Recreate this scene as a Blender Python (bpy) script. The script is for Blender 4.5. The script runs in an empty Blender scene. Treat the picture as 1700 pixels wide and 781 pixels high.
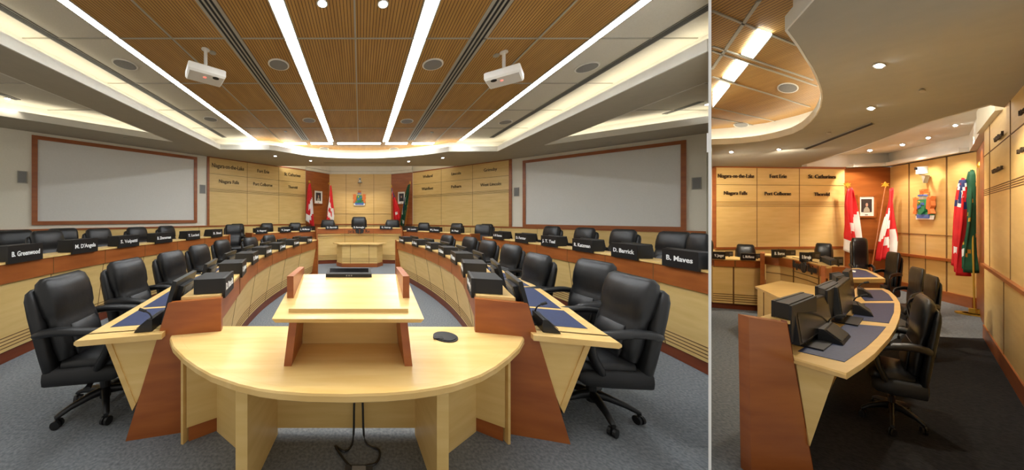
import bpy, math, random
from mathutils import Vector, Matrix
from mathutils.geometry import tessellate_polygon
random.seed(7)
scn = bpy.context.scene
COL = scn.collection
# ---------------------------------------------------------------- camera, world, exposure
FPX, CX, CY, EYE = 457.0, 598.0, 360.0, 1.85      # wide lens (px at 1700 wide), level camera, eye height
cam = bpy.data.cameras.new('camera'); camo = bpy.data.objects.new('camera', cam); COL.objects.link(camo)
cam.sensor_fit = 'HORIZONTAL'; cam.sensor_width = 36; cam.lens = 36*FPX/1700
cam.shift_x = (850-CX)/1700; cam.shift_y = (CY-390.5)/1700
cam.clip_start = .05; cam.clip_end = 100
camo.location = (0, 0, EYE); camo.rotation_euler = (math.pi/2, 0, 0)
scn.camera = camo
scn.view_settings.view_transform = 'Standard'; scn.view_settings.look = 'None'
scn.view_settings.gamma = 1; scn.view_settings.use_curve_mapping = False
scn.view_settings.exposure = 0.0
w = bpy.data.worlds.new('world'); scn.world = w; w.use_nodes = True
w.node_tree.nodes['Background'].inputs[0].default_value = (1, .95, .86, 1)
w.node_tree.nodes['Background'].inputs[1].default_value = 0.62
E_STRIP, E_COVE, E_DOWN, E_SPOT = 38.0, 6.0, 30.0, 60.0
def area(name, loc, sx, sy, watts, col=(1, .95, .86), rot=(0, 0, 0)):
    l = bpy.data.lights.new(name, 'AREA'); l.shape = 'RECTANGLE'; l.size = sx; l.size_y = sy
    l.energy = watts; l.color = col
    o = bpy.data.objects.new(name, l); COL.objects.link(o); o.location = loc; o.rotation_euler = rot
    return o
def spot(loc, watts, angle=70, target=None, col=(1, .9, .74)):
    l = bpy.data.lights.new('downlight_beam', 'SPOT'); l.energy = watts; l.color = col
    l.spot_size = math.radians(angle); l.spot_blend = .6; l.shadow_soft_size = .04
    o = bpy.data.objects.new('downlight_beam', l); COL.objects.link(o); o.location = loc
    if target is not None:
        o.rotation_euler = (Vector(target)-Vector(loc)).to_track_quat('-Z', 'Y').to_euler()
    return o

# ---------------------------------------------------------------- helpers
def V(*a): return Vector(a)
def plane_pt(x, y, z):
    """point of the horizontal plane at height z seen at photo position x, y"""
    Y = FPX*(EYE-z)/(y-CY)
    return V((x-CX)/FPX*Y, Y, z)
def col_pt(x, y, Y): return V((x-CX)/FPX*Y, Y, EYE-(y-CY)*Y/FPX)
DIVK = (1177.0-CX)/FPX
def clip(poly, k=DIVK, s=1):
    out = []
    for i in range(len(poly)):
        a, b = poly[i-1], poly[i]
        fa, fb = s*(a[0]-k*a[1]), s*(b[0]-k*b[1])
        if (fa <= 0) != (fb <= 0):
            t = fa/(fa-fb); out.append((a[0]+(b[0]-a[0])*t, a[1]+(b[1]-a[1])*t))
        if fb <= 0: out.append((b[0], b[1]))
    return out

CLIPX = [False]
class MB:
    def __init__(s): s.v = []; s.f = []; s.m = []
    def add(s, vs, fs, m=0):
        b = len(s.v); s.v += [Vector(q) for q in vs]
        for f in fs: s.f.append(tuple(b+i for i in f)); s.m.append(m)
        return s
    def quad(s, a, b, c, d, m=0): return s.add([a, b, c, d], [(0, 1, 2, 3)], m)
    def hexa(s, p, m=0):
        return s.add(p, [(3, 2, 1, 0), (4, 5, 6, 7), (0, 1, 5, 4), (1, 2, 6, 5), (2, 3, 7, 6), (3, 0, 4, 7)], m)
    def box(s, x0, x1, y0, y1, z0, z1, m=0):
        return s.hexa([(x0, y0, z0), (x1, y0, z0), (x1, y1, z0), (x0, y1, z0), (x0, y0, z1), (x1, y0, z1), (x1, y1, z1), (x0, y1, z1)], m)
    def obox(s, c, ax, ay, az, m=0):
        c, ax, ay, az = map(Vector, (c, ax, ay, az))
        return s.hexa([c-ax-ay-az, c+ax-ay-az, c+ax+ay-az, c-ax+ay-az, c-ax-ay+az, c+ax-ay+az, c+ax+ay+az, c-ax+ay+az], m)
    def poly(s, pts, m=0):
        pts = [Vector(p) for p in pts]
        tr = tessellate_polygon([pts])
        return s.add(pts, [tuple(t) for t in tr], m)
    def prism(s, pts, d, m=0, mcap=None):
        """pts: 3-D polygon, d: extrusion vector"""
        pts = [Vector(p) for p in pts]; d = Vector(d); n = len(pts)
        mc = m if mcap is None else mcap
        tr = [tuple(t) for t in tessellate_polygon([pts])]
        s.add(pts, tr, mc); s.add([p+d for p in pts], [t[::-1] for t in tr], mc)
        vs = pts+[p+d for p in pts]
        s.add(vs, [(i, (i+1) % n, n+(i+1) % n, n+i) for i in range(n)], m)
        return s
    def flat(s, pts2, z0, z1, m=0): return s.prism([(p[0], p[1], z0) for p in pts2], (0, 0, z1-z0), m)
    def ring(s, rings, m=0, caps=True, closed=False):
        n = len(rings[0]); b = len(s.v)
        for r in rings: s.v += [Vector(q) for q in r]
        k = len(rings)
        for i in range(k if closed else k-1):
            for j in range(n):
                i2 = (i+1) % k
                s.f.append((b+i*n+j, b+i*n+(j+1) % n, b+i2*n+(j+1) % n, b+i2*n+j)); s.m.append(m)
        if caps and not closed:
            for r, rev in ((rings[0], True), (rings[-1], False)):
                tr = [tuple(t) for t in tessellate_polygon([[Vector(q) for q in r]])]
                s.add(r, tr, m)
        return s
    def tube(s, pts, r, n=8, m=0, flat=1.0):
        pts = [Vector(p) for p in pts]; rings = []
        rr = r if isinstance(r, (list, tuple)) else [r]*len(pts)
        for i, p in enumerate(pts):
            t = (pts[min(i+1, len(pts)-1)]-pts[max(i-1, 0)]).normalized()
            up = Vector((0, 0, 1)) if abs(t.z) < .95 else Vector((0, 1, 0))
            a = t.cross(up).normalized(); b = a.cross(t).normalized()
            rings.append([p+a*math.cos(q)*rr[i]+b*math.sin(q)*rr[i]*flat for q in [2*math.pi*j/n for j in range(n)]])
        return s.ring(rings, m)
    def cyl(s, c, r, z0, z1, n=16, m=0, r2=None, ax=None):
        r2 = r if r2 is None else r2
        R = []
        for z, q in ((z0, r), (z1, r2)):
            R.append([(c[0]+q*math.cos(2*math.pi*j/n), c[1]+q*math.sin(2*math.pi*j/n), z) for j in range(n)])
        return s.ring(R, m)
    def loft(s, secs, n=20, p=3.2, m=0):
        """secs: (centre, half-width vector, half-thickness vector)"""
        R = []
        for c, a, b in secs:
            c, a, b = Vector(c), Vector(a), Vector(b); r = []
            for j in range(n):
                q = 2*math.pi*j/n; cq, sq = math.cos(q), math.sin(q)
                r.append(c+a*math.copysign(abs(cq)**(2/p), cq)+b*math.copysign(abs(sq)**(2/p), sq))
            R.append(r)
        return s.ring(R, m)
    def build(s, name, mats, parent=None, world=False, smooth=False):
        me = bpy.data.meshes.new(name)
        off = Vector((0, 0, 0))
        if parent is not None and world:
            q = parent
            while q is not None: off += q.location; q = q.parent
        me.from_pydata([tuple(v-off) for v in s.v], [], s.f)
        if not isinstance(mats, (list, tuple)): mats = [mats]
        for mt in mats: me.materials.append(mt)
        me.polygons.foreach_set('material_index', s.m)
        me.validate(); me.update()
        import bmesh
        bm = bmesh.new(); bm.from_mesh(me)
        bmesh.ops.remove_doubles(bm, verts=bm.verts, dist=1e-5)
        if CLIPX[0]:
            sg_ = 1 if CLIPX[0] is True else -1
            a = Vector((2.0190 if sg_ == 1 else 2.0455, 1.6, 0))-off; nn = Vector((sg_, -1.2702*sg_, 0)).normalized()
            r = bmesh.ops.bisect_plane(bm, geom=bm.verts[:]+bm.edges[:]+bm.faces[:], plane_co=a, plane_no=nn, clear_outer=True)
            bmesh.ops.holes_fill(bm, edges=[e for e in bm.edges if e.is_boundary], sides=0)
        bmesh.ops.recalc_face_normals(bm, faces=bm.faces)
        bm.to_mesh(me); bm.free()
        if smooth:
            me.polygons.foreach_set('use_smooth', [True]*len(me.polygons))
            try: me.set_sharp_from_angle(angle=math.radians(50))
            except Exception: pass
        o = bpy.data.objects.new(name, me); COL.objects.link(o)
        if parent is not None: o.parent = parent
        return o

def tag(o, label=None, cat=None, group=None, kind=None):
    if label: o['label'] = label
    if cat: o['category'] = cat
    if group: o['group'] = group
    if kind: o['kind'] = kind
    return o
def struct(o): o['kind'] = 'structure'; return o
def thing(name, label, cat, loc=(0, 0, 0), rz=0, group=None):
    o = bpy.data.objects.new(name, None); COL.objects.link(o)
    o.location = loc; o.rotation_euler = (0, 0, rz); o.empty_display_size = .1
    return tag(o, label, cat, group)
def copy_tree(o, parent=None):
    c = o.copy(); COL.objects.link(c)
    c.parent = parent
    for ch in list(o.children): copy_tree(ch, c)
    return c
def text_mesh(body, name, height, mid, xdir, up, mat, parent=None, width=None, depth=.004, bold=0.0, world=True):
    cu = bpy.data.curves.new('t', 'FONT'); cu.body = body; cu.size = 1; cu.align_x = 'CENTER'; cu.align_y = 'CENTER'
    cu.offset = bold; cu.resolution_u = 2
    to = bpy.data.objects.new('t', cu); COL.objects.link(to)
    me = bpy.data.meshes.new_from_object(to.evaluated_get(bpy.context.evaluated_depsgraph_get()))
    bpy.data.objects.remove(to); bpy.data.curves.remove(cu)
    xs = [v.co.x for v in me.vertices]; wd = max(xs)-min(xs)
    sc = height/.72; sx = sc if width is None else width/wd
    xdir = Vector(xdir).normalized(); up = Vector(up).normalized(); nn = xdir.cross(up); mid = Vector(mid)
    cxm = (max(xs)+min(xs))/2
    off = Vector((0, 0, 0))
    if parent is not None and world:
        q = parent
        while q is not None: off += q.location; q = q.parent
    verts = [mid+xdir*(v.co.x-cxm)*sx+up*v.co.y*sc-off for v in me.vertices]
    n = len(verts); faces = [tuple(p.vertices) for p in me.polygons]
    edges = {}
    for f in faces:
        for i in range(len(f)):
            a, b = f[i], f[(i+1) % len(f)]; edges[(a, b)] = 1
    side = [(b, a, a+n, b+n) for (a, b) in edges if (b, a) not in edges]
    nm = bpy.data.meshes.new(name)
    nm.from_pydata([tuple(v+nn*depth) for v in verts]+[tuple(v-nn*.001) for v in verts], [], faces+side)
    nm.materials.append(mat); nm.update(); bpy.data.meshes.remove(me)
    o = bpy.data.objects.new(name, nm); COL.objects.link(o)
    if parent is not None: o.parent = parent
    return o

# ---------------------------------------------------------------- materials
def srgb(c):
    return tuple((q/255/12.92 if q/255 <= .04045 else ((q/255+.055)/1.055)**2.4) for q in c)+(1,)
def mat(name, rgb, rough=.5, metal=0, rgb2=None, scale=(6, 6, 6), detail=4, bump=0, spec=.5, coat=0, contrast=(.3, .7), bscale=None):
    m = bpy.data.materials.new(name); m.use_nodes = True; nt = m.node_tree; b = nt.nodes['Principled BSDF']
    c1 = srgb(rgb); c2 = srgb(rgb2) if rgb2 else tuple(min(1, q*1.06) for q in c1[:3])+(1,)
    tc = nt.nodes.new('ShaderNodeTexCoord'); mp = nt.nodes.new('ShaderNodeMapping'); mp.inputs['Scale'].default_value = scale
    nz = nt.nodes.new('ShaderNodeTexNoise'); nz.inputs['Scale'].default_value = 1; nz.inputs['Detail'].default_value = detail
    cr = nt.nodes.new('ShaderNodeValToRGB'); cr.color_ramp.elements[0].position = contrast[0]; cr.color_ramp.elements[1].position = contrast[1]
    cr.color_ramp.elements[0].color = c1; cr.color_ramp.elements[1].color = c2
    L = nt.links.new
    L(tc.outputs['Object'], mp.inputs[0]); L(mp.outputs[0], nz.inputs[0]); L(nz.outputs[0], cr.inputs[0]); L(cr.outputs[0], b.inputs['Base Color'])
    b.inputs['Roughness'].default_value = rough; b.inputs['Metallic'].default_value = metal
    b.inputs['Specular IOR Level'].default_value = spec
    if coat: b.inputs['Coat Weight'].default_value = coat; b.inputs['Coat Roughness'].default_value = .15
    if bump:
        bp = nt.nodes.new('ShaderNodeBump'); bp.inputs['Strength'].default_value = bump; bp.inputs['Distance'].default_value = .01
        if bscale:
            n2 = nt.nodes.new('ShaderNodeTexNoise'); n2.inputs['Scale'].default_value = bscale; n2.inputs['Detail'].default_value = 3
            L(tc.outputs['Object'], n2.inputs[0]); L(n2.outputs[0], bp.inputs['Height'])
        else: L(nz.outputs[0], bp.inputs['Height'])
        L(bp.outputs[0], b.inputs['Normal'])
    return m
def emis(name, rgb, strength):
    m = bpy.data.materials.new(name); m.use_nodes = True; b = m.node_tree.nodes['Principled BSDF']
    b.inputs['Base Color'].default_value = (.8, .8, .8, 1)
    b.inputs['Emission Color'].default_value = tuple(rgb)+(1,); b.inputs['Emission Strength'].default_value = strength
    return m
MAPLE = mat('maple', (214, 174, 102), .32, rgb2=(228, 192, 124), scale=(1.2, 1.2, 14), contrast=(.25, .75), spec=.5)
MAPLEV = mat('maple_panel', (222, 186, 114), .38, rgb2=(232, 198, 130), scale=(2, 2, 16), spec=.4)
MAPLET = mat('maple_top', (220, 180, 108), .3, rgb2=(234, 200, 134), scale=(1.5, 14, 3), spec=.5)
CHERRY = mat('cherry', (146, 78, 34), .33, rgb2=(168, 96, 44), scale=(2, 2, 12), spec=.5)
CHERRYD = mat('cherry_dark', (104, 48, 26), .35, rgb2=(124, 60, 32), scale=(2, 2, 12), spec=.4)
JOINT = mat('dark_joint', (112, 76, 36), .7)
WHITE = mat('white_paint', (226, 222, 210), .7, bump=.02)
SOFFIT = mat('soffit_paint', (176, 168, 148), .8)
WALLP = mat('cream_wall_paint', (234, 227, 206), .7, rgb2=(238, 231, 212), scale=(40, 40, 40), bump=.05)
TILE = mat('white_acoustic_tile', (205, 198, 180), .85, rgb2=(212, 205, 188), scale=(60, 60, 60), bump=.05)
CARPET = mat('grey_carpet', (96, 100, 104), .95, rgb2=(130, 134, 136), scale=(45, 45, 45), detail=8, bump=.35, spec=.1)
FLOORD = mat('dark_floor_tone', (34, 33, 34), .95, rgb2=(48, 47, 47), scale=(45, 45, 45), detail=8, bump=.35, spec=.1)
LEATHER = mat('black_leather', (16, 16, 17), .38, rgb2=(26, 26, 27), scale=(7, 7, 7), bump=.28, bscale=9, spec=.5)
BLACKP = mat('black_plastic', (18, 18, 19), .42, spec=.5)
BLACKM = mat('matt_black', (24, 24, 25), .6)
DGREY = mat('dark_grey_plastic', (58, 60, 62), .5)
SCREENB = mat('dark_glossy_screen', (8, 9, 11), .22, spec=.25)
BLUE = mat('blue_leather_mat', (40, 50, 84), .5, rgb2=(50, 62, 98), scale=(60, 60, 60), bump=.05)
PROJ = mat('projection_fabric', (222, 219, 210), .85, rgb2=(226, 223, 215), scale=(30, 30, 30))
GREYM = mat('grey_metal_grille', (122, 120, 116), .6, rgb2=(140, 138, 134), scale=(200, 200, 200), contrast=(.45, .55))
LGREY = mat('light_grey_metal', (168, 162, 146), .5)
WPLAST = mat('white_plastic', (226, 222, 212), .4)
CHROME = mat('chrome', (200, 200, 200), .25, metal=1)
GOLD = mat('gold_metal', (220, 176, 70), .3, metal=.7)
INK = mat('dark_lettering', (62, 44, 24), .6)
INKB = mat('black_lettering', (30, 26, 22), .6)
WTXT = mat('white_lettering', (235, 235, 232), .6)
RED = mat('flag_red', (200, 24, 28), .7, rgb2=(216, 34, 36))
FWHITE = mat('flag_white', (232, 228, 222), .7)
FGREEN = mat('flag_green', (22, 74, 48), .7, rgb2=(30, 88, 58))
FNAVY = mat('flag_navy', (36, 44, 96), .7)
ORANGE = mat('orange_paint', (206, 112, 52), .6)
GREENP = mat('green_paint', (40, 128, 84), .5)
BLUEP = mat('blue_paint', (70, 100, 170), .5)
PAPER = mat('paper', (232, 230, 224), .7)
E_ST = emis('light_diffuser', (.93, .97, 1.0), E_STRIP)
E_SQ = emis('square_light_diffuser', (.93, 1.0, .96), 14)
E_CV = emis('cove_lamp', (1.0, .95, .82), E_COVE)
E_DL = emis('downlight_lamp', (.95, .97, 1.0), E_DOWN)
LEDR = emis('red_led', (1, .05, .02), 1.5)
def wood_ceiling():
    m = mat('slotted_wood_ceiling', (170, 124, 58), .55, rgb2=(188, 142, 72), scale=(10, 1.2, 3))
    nt = m.node_tree; b = nt.nodes['Principled BSDF']; L = nt.links.new
    tc = [n for n in nt.nodes if n.type == 'TEX_COORD'][0]; cr = [n for n in nt.nodes if n.type == 'VALTORGB'][0]
    sp = nt.nodes.new('ShaderNodeSeparateXYZ'); L(tc.outputs['Object'], sp.inputs[0])
    def slot(sock, per, duty):
        a = nt.nodes.new('ShaderNodeMath'); a.operation = 'DIVIDE'; a.inputs[1].default_value = per; L(sock, a.inputs[0])
        f = nt.nodes.new('ShaderNodeMath'); f.operation = 'FRACT'; L(a.outputs[0], f.inputs[0])
        c = nt.nodes.new('ShaderNodeMath'); c.operation = 'LESS_THAN'; c.inputs[1].default_value = duty; L(f.outputs[0], c.inputs[0])
        return c.outputs[0]
    s1 = slot(sp.outputs[0], .042, .2)
    mx = nt.nodes.new('ShaderNodeMixRGB'); mx.inputs[2].default_value = srgb((74, 44, 20)); L(s1, mx.inputs[0]); L(cr.outputs[0], mx.inputs[1])
    L(mx.outputs[0], b.inputs['Base Color'])
    return m
WOODC = wood_ceiling()

# ---------------------------------------------------------------- paths in plan
def smooth(pts, n=10):
    out = []
    P = [Vector(p).to_2d() for p in pts]
    P = [P[0]*2-P[1]]+P+[P[-1]*2-P[-2]]
    for i in range(1, len(P)-2):
        p0, p1, p2, p3 = P[i-1:i+3]
        for k in range(n):
            t = k/n
            out.append(.5*((2*p1)+(p2-p0)*t+(2*p0-5*p1+4*p2-p3)*t*t+(3*p1-p0-3*p2+p3)*t**3))
    out.append(P[-2]); return out
class Path:
    def __init__(s, pts, side=1, sm=True, n=10):
        s.p = smooth(pts, n) if sm else [Vector(p).to_2d() for p in pts]; s.side = side
        s.c = [0]
        for i in range(1, len(s.p)): s.c.append(s.c[-1]+(s.p[i]-s.p[i-1]).length)
        s.L = s.c[-1]
    def frame(s, d):
        i = 0
        while i < len(s.p)-2 and s.c[i+1] < d: i += 1
        a, b = s.p[i], s.p[i+1]; t = (d-s.c[i])/(s.c[i+1]-s.c[i])
        tg = (b-a).normalized()
        j = min(i+1, len(s.p)-2)
        if 0 <= d <= s.L and t > .5: tg = (tg*(1.5-t)+(s.p[j+1]-s.p[j]).normalized()*(t-.5)).normalized()
        return a+(b-a)*t, tg, Vector((-tg.y, tg.x))*s.side
    def pt(s, d, off, z): p, t, n = s.frame(d); q = p+n*off; return Vector((q.x, q.y, z))
    def at_x(s, x):
        best = min(range(0, 2001), key=lambda k: (lambda q: abs(CX+FPX*q.x/q.y-x))(s.frame(s.L*k/2000)[0]))
        return s.L*best/2000
    def at_Y(s, Y):
        best = min(range(0, 2001), key=lambda k: abs(s.frame(s.L*k/2000)[0].y-Y))
        return s.L*best/2000
    def sweep(s, mb, sec, d0=0, d1=None, m=0):
        d1 = s.L if d1 is None else d1
        ds = [d0]+[c for c in s.c if d0+.004 < c < d1-.004]+[d1]
        mb.ring([[s.pt(d, o, z) for o, z in sec] for d in ds], m)
def poly_sweep(mb, pts, sec, m=0):
    """sweep a (offset, z) section along a plan polyline with mitred corners; offset to the left of travel"""
    P = [Vector(p).to_2d() for p in pts]; R = []
    for i, p in enumerate(P):
        a = (P[i]-P[i-1]).normalized() if i else (P[1]-P[0]).normalized()
        b = (P[i+1]-P[i]).normalized() if i < len(P)-1 else a
        na, nb = Vector((-a.y, a.x)), Vector((-b.y, b.x)); n = (na+nb).normalized(); n = n/max(.35, n.dot(na))
        R.append([Vector((p.x+n.x*o, p.y+n.y*o, z)) for o, z in sec])
    mb.ring(R, m)
class Wall:
    """vertical wall line from a to b; inn = sign of the room side (left of travel = 1)"""
    def __init__(s, a, b, inn=-1):
        s.a = Vector(a).to_2d(); s.b = Vector(b).to_2d(); s.t = (s.b-s.a).normalized(); s.L = (s.b-s.a).length
        s.n = Vector((-s.t.y, s.t.x))*inn
    def p(s, u, o, z): q = s.a+s.t*u+s.n*o; return Vector((q.x, q.y, z))
    def u(s, x, o=0):
        k = (x-CX)/FPX; a = s.a+s.n*o
        return (k*a.y-a.x)/(s.t.x-k*s.t.y)
    def z(s, x, y, o=0):
        Y = (s.a+s.t*s.u(x, o)+s.n*o).y; return EYE-(y-CY)*Y/FPX
    def px(s, x, y, o=0): return s.p(s.u(x, o), o, s.z(x, y, o))
    def box(s, mb, u0, u1, o0, o1, z0, z1, m=0):
        mb.hexa([s.p(u0, o0, z0), s.p(u1, o0, z0), s.p(u1, o1, z0), s.p(u0, o1, z0), s.p(u0, o0, z1), s.p(u1, o0, z1), s.p(u1, o1, z1), s.p(u0, o1, z1)], m)
    def T3(s): return Vector((s.t.x, s.t.y, 0))
    def N3(s): return Vector((s.n.x, s.n.y, 0))
# ================================================================ THE HALL (left of the white partition)
ZS, ZC = 4.057, 4.446
def sp_(x, y): q = plane_pt(x, y, ZS); return (q.x, q.y)
# floor
struct(MB().flat([(-12, .2), (16, .2), (16, 17), (-12, 17)], -.05, 0).build('floor', CARPET))
# partition between the two halves of the room, end-on to the camera
dv = V(1.2702, 1, 0)*5.78
struct(MB().flat([(2.0237, 1.6), (2.0411, 1.6), (2.0411+dv.x, 1.6+dv.y), (2.0237+dv.x, 1.6+dv.y)], 0, 4.6).build('wall_partition', mat('partition_white', (250, 250, 248), .5)))

WL = Wall((-10.4, 5.3), (-2.6, 13.1), -1)              # diagonal wall with the left screen
WR = Wall((2.62, 13.78), (9.14, 7.26), -1)                # diagonal wall with the right screen
CWY = 14.35
cL = ((546.8-CX)/FPX*CWY, CWY); cR = ((649.5-CX)/FPX*CWY, CWY)
nL = (-2.6, 13.1); nR = (2.62, 13.78)
WNL = Wall(nL, cL, -1); WC = Wall(cL, cR, -1); WNR = Wall(cR, nR, -1)

def wall_body(name, W, u0, u1, z0, z1, m, o0=-.15):
    mb = MB(); W.box(mb, u0, u1, o0, 0, z0, z1); return struct(mb.build(name, m))
# --- left wall
uP = WL.u(345.5)
lw = wall_body('wall_left', WL, 0, WL.L, 0, ZC+.05, WALLP)
RZ = 1.47
def wainscot(W, u0, u1, parent, joints, zb=RZ):
    mb = MB(); W.box(mb, u0, u1, 0, .03, .18, zb, 0)
    for x in joints: W.box(mb, x-.0045, x+.0045, .02, .033, .18, zb, 1)
    for z in (.3, .34, .38, .42): W.box(mb, u0, u1, .02, .033, z, z+.012, 1)
    mb.build('wainscot', [MAPLEV, JOINT], parent)
    mb = MB(); W.box(mb, u0, u1, 0, .055, zb, zb+.055); mb.build('chair_rail', CHERRY, parent)
    mb = MB(); W.box(mb, u0, u1, 0, .045, 0, .18); mb.build('baseboard', CHERRY, parent)
wainscot(WL, 0, WL.L, lw, [i*1.22+.4 for i in range(9)])
def name_panels(W, parent, xs, x_border, side, texts):
    """maple panelling with a cherry edge strip; xs = photo x of the joints"""
    us = [W.u(x, .05) for x in xs]; u0, u1 = min(us), max(us)
    zt = ZS+.02; mb = MB(); W.box(mb, u0, u1, 0, .05, RZ+.055, zt, 0)
    for u in us[1:-1]: W.box(mb, u-.0045, u+.0045, .04, .054, RZ+.055, zt, 1)
    zr = [3.44, 2.89, 2.855, 2.82, 2.785]
    for z in zr: W.box(mb, u0, u1, .04, .054, z-.005, z+.005, 1)
    mb.build('maple_panelling', [MAPLEV, JOINT], parent)
    ub = W.u(x_border, .06); a, b = sorted((ub, us[0] if side < 0 else us[-1]))
    mb = MB(); W.box(mb, a-.04, b, 0, .07, RZ+.055, zt) if side < 0 else W.box(mb, a, b+.04, 0, .07, RZ+.055, zt)
    W.box(mb, u0, u1, 0, .07, zt-.05, zt); mb.build('panel_edge_strip', CHERRY, parent)
name_panels(WL, lw, [347.5, 410.4, 462.9, 507], 346, -1, None)
# --- right wall
rw = wall_body('wall_right', WR, 0, WR.L, 0, ZC+.05, WALLP)
wainscot(WR, 0, WR.L-.02, rw, [i*1.22+.5 for i in range(7)], RZ-.06)
RZ_ = RZ; RZ = RZ-.06
name_panels(WR, rw, [685.6, 732.5, 784.5, 845], 847.5, 1, None)
RZ = RZ_
# --- niche and centre wall
def cherry_wall(name, W):
    o = wall_body(name, W, 0, W.L, 0, 4.06, CHERRY)
    mb = MB(); W.box(mb, 0, W.L, 0, .03, 1.42, 1.47); mb.build('chair_rail', CHERRYD, o)
cherry_wall('wall_niche_left', WNL); cherry_wall('wall_niche_right', WNR)
cw = wall_body('wall_back', WC, 0, WC.L, 0, 4.07, MAPLE)
mb = MB()
for x in (574.5, 620.5):
    u = WC.u(x); WC.box(mb, u-.006, u+.006, 0, .012, 0, 4.07)
for y in (355.6,): z = WC.z(598, y); WC.box(mb, 0, WC.L, 0, .012, z-.006, z+.006)
mb.build('panel_joint', JOINT, cw)
mb = MB(); WC.box(mb, 0, WC.L, 0, .04, 1.42, 1.47); mb.build('chair_rail', CHERRY, cw)
# white crown above niche and centre wall
mb = MB()
for W in (WNL, WC, WNR):
    W.box(mb, 0, W.L, -.15, .03, 4.07, ZC+.05)
    W.box(mb, 0, W.L, 0, .12, 4.20, ZC)
struct(mb.build('trim_1', WHITE))

# --- soffit (lower ceiling) with its openings
xl, xr = -4.58, 4.61
arc = [sp_(*q) for q in ((447, 248.6), (462, 250.6), (480, 253.6), (500, 257), (519, 259.4), (545, 261.4), (572, 262.6), (598, 263), (624, 262.8), (650, 261.4), (672, 259.8), (700, 257.4), (722, 254.9), (745, 251.4))]
yl, yr = sp_(366, 248)[1], sp_(826, 251)[1]
apL, apR = (-5.53, 8.1), (5.69, 8.47)
dirL = V(-1, -1, 0); dirR = V(2.18, -1.94, 0)
lo, ro = (apL[0]-6.5, apL[1]-5.9), (apR[0]+6.5, apR[1]-5.3)
yb = sp_(598, 276)[1]
mb = MB()
def sheet(poly, z, m=0, k=DIVK):
    p = clip(poly, k)
    if len(p) > 2: mb.poly([(q[0], q[1], z) for q in p], m)
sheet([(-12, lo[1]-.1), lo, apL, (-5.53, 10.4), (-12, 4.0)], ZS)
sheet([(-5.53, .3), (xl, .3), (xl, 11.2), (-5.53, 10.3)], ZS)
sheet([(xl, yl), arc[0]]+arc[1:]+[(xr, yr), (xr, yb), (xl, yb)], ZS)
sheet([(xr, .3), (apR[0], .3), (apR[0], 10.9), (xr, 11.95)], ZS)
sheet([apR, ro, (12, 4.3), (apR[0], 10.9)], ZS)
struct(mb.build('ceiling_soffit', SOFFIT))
# fascia lips and cove backs
main = [(xl, .3), (xl, yl)]+arc+[(xr, yr), (xr, xr/DIVK+.02)]
mb = MB()
lip = [(0, ZS-.005), (.03, ZS-.005), (.03, ZS+.16), (0, ZS+.16)]
tri_l = [lo, apL]; tri_l2 = [apL, (-5.53, .3)]
tri_r = [(apR[0], apR[0]/DIVK+.02), apR]; tri_r2 = [apR, (8.4, apR[1]-(8.4-apR[0])*5.3/6.5)]
for pl in (main, tri_l, tri_l2, tri_r, tri_r2): poly_sweep(mb, pl, lip)
for pl in (main, tri_l, tri_r2):
    poly_sweep(mb, pl, [(.34, ZS+.02), (.36, ZS+.02), (.36, ZC), (.34, ZC)])
    poly_sweep(mb, pl, [(.03, ZS+.01), (.34, ZS+.01), (.34, ZS+.02), (.03, ZS+.02)])
for pl in (tri_l2, tri_r): poly_sweep(mb, pl, [(.0, ZS+.16), (.03, ZS+.16), (.03, ZC), (.0, ZC)])
poly_sweep(mb, [(cL[0]-2.3, yb), (cR[0]+2.6, yb)], [(0, ZS-.005), (-.03, ZS-.005), (-.03, ZC), (0, ZC)])
CLIPX[0] = True; struct(mb.build('ceiling_cove', WHITE)); CLIPX[0] = False
# cove lamps lying in the troughs
def cove(pl, label):
    mb = MB(); poly_sweep(mb, pl, [(.12, ZS+.03), (.2, ZS+.03), (.2, ZS+.07), (.12, ZS+.07)])
    CLIPX[0] = True; cl_ = mb.build('cove_or_added_light', E_CV); CLIPX[0] = False
    tag(cl_, label, 'cove light')
cove([(xl, .3), (xl, yl)], 'warm white cove lamp hidden along the left edge of the wood ceiling')
cove([(xl, yl)]+arc+[(xr, yr)], 'warm white cove lamp behind the curved far lip of the wood ceiling')
cove([(xr, yr), (xr, xr/DIVK+.05)], 'warm white cove lamp hidden along the right edge of the wood ceiling')
cove([(-3.6, yb-.02), (3.6, yb-.02)], 'added unseen lamp strip behind the soffit edge before the coat of arms wall')  # extra strip out of sight, added to light the white crown
cove(tri_l, 'cove lamp in the triangular recess above the left projection screen')
cove(tri_r2, 'cove lamp in the triangular recess above the right projection screen')
# upper ceiling: wood middle, white sides, side recesses
X0 = -.07
def upper(name, polys, m):
    global mb
    mb = MB()
    for p in polys: sheet(p, ZC)
    return struct(mb.build(name, m))
wx = 3.42
upper('ceiling_wood', [[(X0-wx, .3), (X0+wx, .3), (X0+wx, 11.0), (X0-wx, 11.0)]], WOODC)
upper('ceiling_white', [[(-5.0, .3), (X0-wx, .3), (X0-wx, 9.9), (-5.0, 9.9)], [(X0+wx, .3), (5.03, .3), (5.03, 9.9), (X0+wx, 9.9)]], TILE)
upper('ceiling_recess_left', [[(-12, .3), (-5.5, .3), (-5.5, 9), (-12, 3.5)]], TILE)
upper('ceiling_recess_right', [[(5.6, .3), (12, .3), (12, 4), (5.6, 9.3)]], TILE)
upper('ceiling_back_recess', [[(-4.2, yb-.02), (4.2, yb-.02), (4.2, 15), (-4.2, 15)]], WHITE)
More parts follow.
